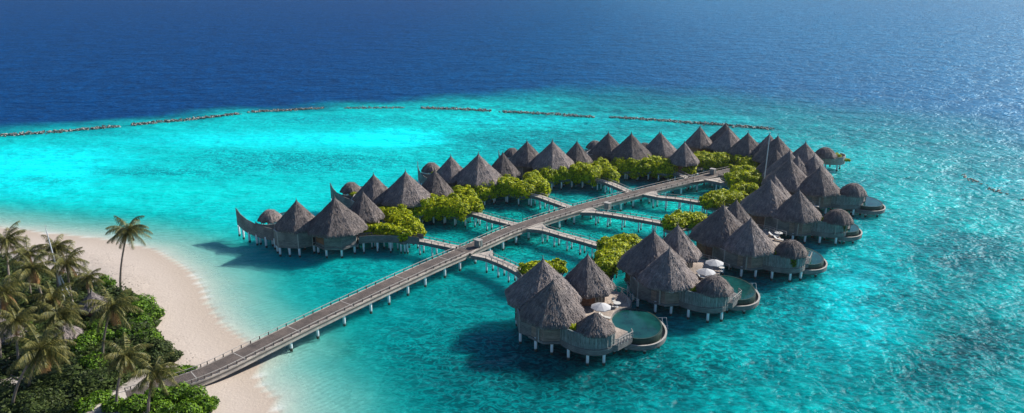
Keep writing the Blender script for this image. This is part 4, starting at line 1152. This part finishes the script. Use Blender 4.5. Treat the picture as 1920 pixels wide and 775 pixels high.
# ------------------------------------------------------------------ the island: palms, undergrowth, huts, masts
def palm_mesh(seed, nfr=20, dead=0):
    rng = random.Random(seed)
    cr, dd = MB(), MB()
    for i in range(nfr + dead):
        isd = i >= nfr
        b = dd if isd else cr
        az = i * 2.399 + rng.uniform(-.25, .25)
        el = R(rng.uniform(-70, -35)) if isd else R(72 - 105 * (i / nfr) ** 0.9 + rng.uniform(-8, 8))
        L = rng.uniform(2.4, 3.2) if isd else rng.uniform(3.7, 4.7)
        n = 15; p = Vector((0, 0, 0)); e = el; h = Vector((math.cos(az), math.sin(az), 0)); pts = [p.copy()]
        droop = rng.uniform(.85, 1.45) * (0.7 if isd else 1)
        for k in range(n):
            e2 = e - droop * (k / n) ** 1.4 * (1.25 if e > 0 else .8)
            p = p + (h * math.cos(e2) + Vector((0, 0, math.sin(e2)))) * (L / n); pts.append(p.copy())
        side = Vector((-h.y, h.x, 0)); tw = rng.uniform(-.35, .35)
        for k in range(n):
            d = (pts[k + 1] - pts[k]).normalized(); up = side.cross(d)
            sd = (side * math.cos(tw) + up * math.sin(tw)).normalized()
            w_ = 0.05 * (1 - k / n) + .012
            b.quad([pts[k] - sd * w_, pts[k] + sd * w_, pts[k + 1] + sd * w_, pts[k + 1] - sd * w_])
            if k < 1: continue
            for sub in (0, .33, .67):
                base = pts[k].lerp(pts[k + 1], sub); f = (k + sub) / n
                ll = 0.95 * math.sin(PI * min(1, f * .9 + .12)) ** .6 * rng.uniform(.85, 1.1) + .12
                for s_ in (-1, 1):
                    ld = (sd * s_ * .8 + d * .55 + Vector((0, 0, -0.35 - rng.uniform(0, .75)))).normalized()
                    ww = d * .036
                    mid = base + ld * ll * .5; tip = base + ld * ll + Vector((0, 0, -.38 * ll))
                    b.quad([base - ww, base + ww, mid + ww, mid - ww]); b.quad([mid - ww * .9, mid + ww * .9, tip])
    return cr.mesh('crown', M['frond']), (dd.mesh('dead_fronds', M['deadfrond']) if dead else None)
PALM_M = [palm_mesh(11, 22, 3), palm_mesh(12, 20, 4), palm_mesh(13, 24, 2), palm_mesh(14, 18, 6)]
b = MB(); rng = random.Random(3)
for i in range(9):
    a = i * .8; c = Vector((math.cos(a) * .28, math.sin(a) * .28, -.25 - .12 * (i % 3)))
    for j in range(3):
        r0, r1 = (.06, .15, .15, .04)[j], (.06, .15, .15, .04)[j + 1]
        b.bar(c + Vector((0, 0, -.15 + j * .1)), c + Vector((0, 0, -.05 + j * .1)), r0, 6, r1)
NUTS = b.mesh('coconuts', M['nut'])
def palm(head, hz, base, var, label, scale=1.0, az=0.0):
    H = at(*head, hz); gb = at(*base, 0.9)
    t = thing('coconut_palm', label, 'palm tree', (gb.x, gb.y, 0.7), 0, 'coconut palms on the beach corner')
    rel = Vector((H.x - gb.x, H.y - gb.y, hz - 0.7)); b = MB()
    n = 14; prev = Vector((0, 0, -.6)); pr0 = .26
    for k in range(1, n + 1):
        f = k / n; q = Vector((rel.x * f ** 1.7, rel.y * f ** 1.7, -.6 + (rel.z + .6) * f)); r_ = .14 + .09 * (1 - f) ** 1.5
        b.bar(prev, q, pr0, 8, r_, 0, False); b.bar(q - (q - prev) * .1, q, r_ + .02, 8, r_ + .025, 0, False)
        prev, pr0 = q, r_
    b.build('trunk', M['trunk'], t)
    cr, dd = PALM_M[var]
    o = link('crown', cr, t, tuple(rel), az); o.scale = (scale,) * 3
    if dd: o = link('dead_fronds', dd, t, tuple(rel), az); o.scale = (scale,) * 3
    o = link('coconuts', NUTS, t, tuple(rel))
PALMS = [
 ((240, 432), 11.5, (226, 546), 2, 'lone coconut palm standing clear on the open sand', 1.0, .4),
 ((12, 450), 10.0, (22, 560), 0, 'coconut palm whose crown is the topmost at the picture edge', .95, 1.1),
 ((52, 476), 10.0, (60, 570), 1, 'coconut palm just beside the topmost edge palm, against the sand', .85, 2.0),
 ((60, 502), 10.5, (93, 608), 3, 'coconut palm with a leaning grey trunk and brown dead fronds below its crown', .95, .3),
 ((104, 464), 9.5, (112, 560), 2, 'coconut palm directly behind the foot of the tall pale mast', .85, 3.0),
 ((124, 492), 9.0, (138, 585), 0, 'coconut palm in front of the tall pale mast, overhanging the beach', .95, 1.5),
 ((4, 548), 11.0, (2, 680), 3, 'coconut palm cut by the picture edge with drooping yellowed fronds', 1.0, 5.0),
 ((98, 556), 8.5, (112, 640), 1, 'dark coconut palm in the middle of the grove', .95, 4.0),
 ((112, 590), 8.0, (125, 665), 2, 'coconut palm with long yellow lower fronds at the grove centre', .95, .9),
 ((210, 574), 11.0, (193, 686), 1, 'tall coconut palm in front of the lone one, slim straight trunk', 1.0, 2.6),
 ((76, 652), 11.0, (22, 778), 3, 'coconut palm with an orange dead frond and a trunk bent towards the corner', 1.05, .1),
 ((86, 660), 10.2, (54, 738), 0, 'coconut palm sharing the crown space of the one with the orange frond', .8, 1.9),
 ((236, 668), 8.5, (218, 768), 0, 'coconut palm with a bent dark trunk beside the start of the boardwalk', .85, 3.3),
 ((290, 698), 8.5, (278, 790), 2, 'coconut palm whose crown overlaps the landward end of the boardwalk', .85, .7),
 ((165, 520), 7.0, (170, 590), 1, 'low coconut palm left of the small thatched beach hut', .7, 2.2),
 ((30, 600), 9.0, (38, 700), 2, 'coconut palm behind the cut off thatched roof at the picture edge', .85, 3.9),
]
for h_, hz, bs, var, lab, s, az in PALMS: palm(h_, hz, bs, var, lab, s, az)

# undergrowth
UNDER_PX = [(-60, 470), (60, 500), (150, 525), (205, 545), (262, 560), (300, 590), (292, 622), (322, 648), (318, 684), (262, 700), (215, 735), (170, 752), (140, 800), (-60, 900)]
UNDER = [W2(u, v, 1.0) for u, v in UNDER_PX]
xs = [p[0] for p in UNDER]; ys = [p[1] for p in UNDER]
rng = random.Random(5); b = MB()
def uh(x, y): return 1.5 + 1.6 * noise.noise(Vector((x * .22, y * .22, 1.7))) + .9 * noise.noise(Vector((x * .7, y * .7, 5.2)))
cnt = 0
while cnt < 44000:
    x = rng.uniform(min(xs), max(xs)); y = rng.uniform(max(60, min(ys)), max(ys))
    if not poly_in((x, y), UNDER): cnt += 0; continue
    cnt += 1
    dd = min(seg_d((x, y), UNDER[i], UNDER[i + 1]) for i in range(len(UNDER) - 1))
    hh = max(.2, uh(x, y)) * min(1, .25 + dd * .6)
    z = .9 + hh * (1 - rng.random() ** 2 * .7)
    nrm = Vector((rng.uniform(-.8, .8), rng.uniform(-.8, .8), 1)).normalized(); xx = nrm.orthogonal().normalized(); yy = nrm.cross(xx)
    a = rng.uniform(0, 2 * PI); xx, yy = xx * math.cos(a) + yy * math.sin(a), yy * math.cos(a) - xx * math.sin(a); s = rng.uniform(.12, .36)
    p = Vector((x, y, z)); b.quad([p - xx * s, p - yy * s * .55, p + xx * s, p + yy * s * .55])
gx = [min(xs) + i * .9 for i in range(int((max(xs) - min(xs)) / .9) + 1)]; gy = [60 + i * .9 for i in range(int((max(ys) - 60) / .9) + 1)]
for i in range(len(gx) - 1):
    for j in range(len(gy) - 1):
        if poly_in((gx[i] + .4, gy[j] + .4), UNDER):
            def pt(x, y):
                d_ = min(seg_d((x, y), UNDER[k], UNDER[k + 1]) for k in range(len(UNDER) - 1))
                return (x, y, .75 + max(.1, uh(x, y) - .45) * min(1, d_ * .5))
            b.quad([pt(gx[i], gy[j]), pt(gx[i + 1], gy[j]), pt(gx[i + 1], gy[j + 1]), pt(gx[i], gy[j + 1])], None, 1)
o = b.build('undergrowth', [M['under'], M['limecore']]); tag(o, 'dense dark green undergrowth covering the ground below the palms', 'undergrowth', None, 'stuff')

def bush(pts, label, seed, mat='bush', n=2600, size=.18, hk=1.0):
    W = [(at(u, v, 1.4), r) for u, v, r in pts]; c = sum((w_[0] for w_ in W), Vector((0, 0, 0))) / len(W)
    t = thing('beach_bush', label, 'bush', (c.x, c.y, .8), 0, 'broad leaved bushes at the edge of the sand'); rng = random.Random(seed); L = []
    for p, r in W:
        L.append((p.x - c.x, p.y - c.y, .5 * r * hk, r, r, .75 * r * hk))
        for _ in range(3):
            a = rng.uniform(0, 6.28); L.append((p.x - c.x + math.cos(a) * r * .7, p.y - c.y + math.sin(a) * r * .7, rng.uniform(.2, .9) * r * hk, r * .45, r * .45, r * .4 * hk))
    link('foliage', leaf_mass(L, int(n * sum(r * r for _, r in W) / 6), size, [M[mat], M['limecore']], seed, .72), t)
    b = MB()
    for p, r in W:
        for _ in range(3): b.bar((p.x - c.x, p.y - c.y, -.3), (p.x - c.x + rng.uniform(-.5, .5) * r, p.y - c.y + rng.uniform(-.5, .5) * r, .8 * r * hk), .07, 5, .03)
    b.build('stem', M['trunk'], t)
BUSH = [
 ([(270, 575, 2.2), (285, 590, 1.9), (262, 592, 2.4)], 'bright bush rounding the tip of the greenery on the sand', 1),
 ([(262, 618, 2.3), (278, 640, 2.2), (250, 640, 2.3)], 'bright bush halfway down the edge of the sand', .9),
 ([(300, 655, 2.0), (318, 668, 1.7), (290, 676, 2.0)], 'low dark bush nearest the sand above the boardwalk', .7),
 ([(340, 692, 1.3), (358, 690, 1.0), (322, 696, 1.2)], 'low creeping bush against the boardwalk railing', .6),
 ([(300, 745, 1.9), (335, 742, 2.0), (365, 745, 1.9), (385, 760, 1.6)], 'lime tinged bush below the boardwalk beside the lower sand', .9),
 ([(250, 765, 1.8), (300, 775, 2.0), (350, 775, 2.0)], 'lime tinged bush at the bottom edge below the boardwalk', .9),
 ([(160, 660, 2.2), (180, 690, 2.0)], 'bright leafy bush under the tall slim palm', 1.2),
 ([(185, 620, 1.6), (200, 640, 1.6), (172, 640, 1.5)], 'yellowish open bush beside the slim palm trunk', 1.3),
 ([(12, 745, 2.2), (50, 760, 2.2), (95, 755, 2.0)], 'dark bluish bush in the bottom corner under the bent palm', .9),
 ([(185, 748, 1.6), (215, 760, 1.5), (155, 765, 1.7)], 'green bush beside the sandy path at the bottom', .8),
 ([(196, 528, 1.3), (206, 535, 1.1)], 'small bush with open twigs behind the beach hut roof', 1.2),
 ([(232, 556, 1.8), (250, 560, 1.5)], 'low bush at the foot of the lone palm', .6),
 ([(30, 630, 2.0), (55, 620, 1.8)], 'bright bush right of the cut off thatched roof', 1.0),
]
for k, (pts, lab, hk) in enumerate(BUSH): bush(pts, lab, 500 + k, 'under' if k in (2, 8) else 'bush', hk=hk)

HUTR = roof_mesh(2.6, 2.4, [(0, 1.12), (.012, 1.1), (.04, .98), (.12, .86), (.35, .6), (.6, .36), (.8, .17), (.95, .03), (1, -.04), (.98, -.08)], 72, 21)
for (u, v, zz, lab, s) in ((171, 545, 5.6, 'small beach hut with a pointed grey thatched roof at the edge of the sand', 1.0), (2, 594, 5.4, 'thatched beach hut cut off by the picture edge among the palms', 1.25), (116, 600, 4.6, 'thatched hut mostly hidden under the palms in the middle of the grove', 1.0)):
    p = at(u, v, zz); t = thing('beach_hut', lab, 'hut', (p.x, p.y, .8), 0, 'thatched huts on the island')
    h0 = zz - .8 - 2.5 * s
    o = link('roof', HUTR, t, (0, 0, h0)); o.scale = (s,) * 3
    b = MB(); b.wall(octo(1.7 * s), -.3, h0 + .7 * s, .12, True); b.build('wall', M['wplank'], t)
    b = MB(); q = octo(1.7 * s); b.wall([Vector(q[5]) * 1.05, Vector(q[6]) * 1.05], -.2, 1.6, .06); b.build('door', M['door'], t)

p = at(124, 578, 1.0)
t = thing('tall_mast', 'tall pale metal mast with a strut standing among the palms by the beach', 'mast', (p.x, p.y, .8))
b = MB(); b.bar((0, 0, -.3), (-.4, 0, 8), .2, 8, .16); b.bar((-.4, 0, 8), (-.9, 0, 14.2), .13, 8, .07); b.build('pole', M['mast'], t)
b = MB(); b.bar((1.9, -.2, 0), (-.35, 0, 7.2), .1, 6); b.build('strut', M['mast'], t)
b = MB(); b.bar((-.9, 0, 14.2), (-.92, 0, 15.0), .03, 5); b.build('antenna', M['mast'], t)
p = at(1430, 362, 2.5)
t = thing('flagpole', 'slender white flagpole rising between the lime trees and the outer villas', 'flagpole', (p.x, p.y, 0))
b = MB(); b.bar((0, 0, 2.2), (.35, 0, 17.2), .16, 8, .09); b.build('pole', M['mast'], t)
b = MB(); b.bar((.35, 0, 17.2), (.35, 0, 17.4), .1, 8); b.build('finial', M['mast'], t)
b = MB(); b.box((0, 0, 2.2), (1.6, 1.6, .5)); b.build('base', M['hplank'], t)
for q in ((-.5, -.5), (.5, .5)): link('pile', PILE_S, t, (q[0], q[1], 0))

# sandy path to the boardwalk
PP = [at(u, v, 1.35) for u, v in ((150, 770), (190, 755), (222, 742), (250, 738))]
b = MB(); ribbon(b, smooth_path(PP, 5), -1.3, 1.3, -.5, -.02)
m, tt, out = nt('path_sand'); nn = noise_tex(tt, coords(tt), 3, 4); bsdf(tt, out, ramp(tt, [(.3, (.42, .37, .33)), (.7, (.56, .5, .45))], nn.outputs[0]).outputs[0], .9, nn.outputs[0], .5, .05)
o = b.build('path', m); tag(o, kind='structure')

# ------------------------------------------------------------------ haze
b = MB(); b.box((0, 4350, 34), (18600, 10000, 96)); m, tt, out = nt('sea_haze')
pv = tt.nodes.new('ShaderNodeVolumePrincipled'); pv.inputs['Density'].default_value = HAZE; pv.inputs['Color'].default_value = (0.86, 0.93, 1, 1); pv.inputs['Anisotropy'].default_value = 0.8
tt.links.new(pv.outputs[0], out.inputs['Volume'])
o = b.build('haze', m); tag(o, kind='stuff')
# ------------------------------------------------------------------ light, sky, camera
AZ, EL = R(59), R(34)
sv = Vector((math.sin(AZ) * math.cos(EL), math.cos(AZ) * math.cos(EL), math.sin(EL)))
ld = bpy.data.lights.new('sun', 'SUN'); ld.energy = 5.0; ld.angle = R(0.53); ld.color = (1, .94, .84)
lo = bpy.data.objects.new('sun', ld); col.objects.link(lo); lo.rotation_euler = (-sv).to_track_quat('-Z', 'Y').to_euler()
wd = bpy.data.worlds.new('World'); sc.world = wd; wd.use_nodes = True
t = wd.node_tree; t.nodes.clear()
o = t.nodes.new('ShaderNodeOutputWorld'); bg = t.nodes.new('ShaderNodeBackground'); sk = t.nodes.new('ShaderNodeTexSky')
sk.sky_type = 'NISHITA'; sk.sun_disc = False; sk.sun_elevation = EL; sk.sun_rotation = AZ
sk.air_density = 1.0; sk.dust_density = 0.3; sk.ozone_density = 6.0
bg.inputs[1].default_value = 0.075
t.links.new(sk.outputs[0], bg.inputs[0]); t.links.new(bg.outputs[0], o.inputs[0])
cd = bpy.data.cameras.new('camera'); cd.sensor_width = 36; cd.lens = F / 1920 * 36; cd.clip_end = 30000; cd.clip_start = .5
co = bpy.data.objects.new('camera', cd); col.objects.link(co); co.location = (0, 0, CAMH); co.rotation_euler = (PI / 2 - PITCH, 0, 0)
sc.camera = co
sc.view_settings.view_transform = 'Standard'; sc.view_settings.look = 'None'; sc.view_settings.exposure = 0.65; sc.view_settings.gamma = 1
sc.cycles.max_bounces = 6; sc.cycles.transparent_max_bounces = 12; sc.cycles.diffuse_bounces = 3; sc.cycles.glossy_bounces = 2
sc.cycles.use_denoising = True
sc.cycles.sample_clamp_indirect = 4
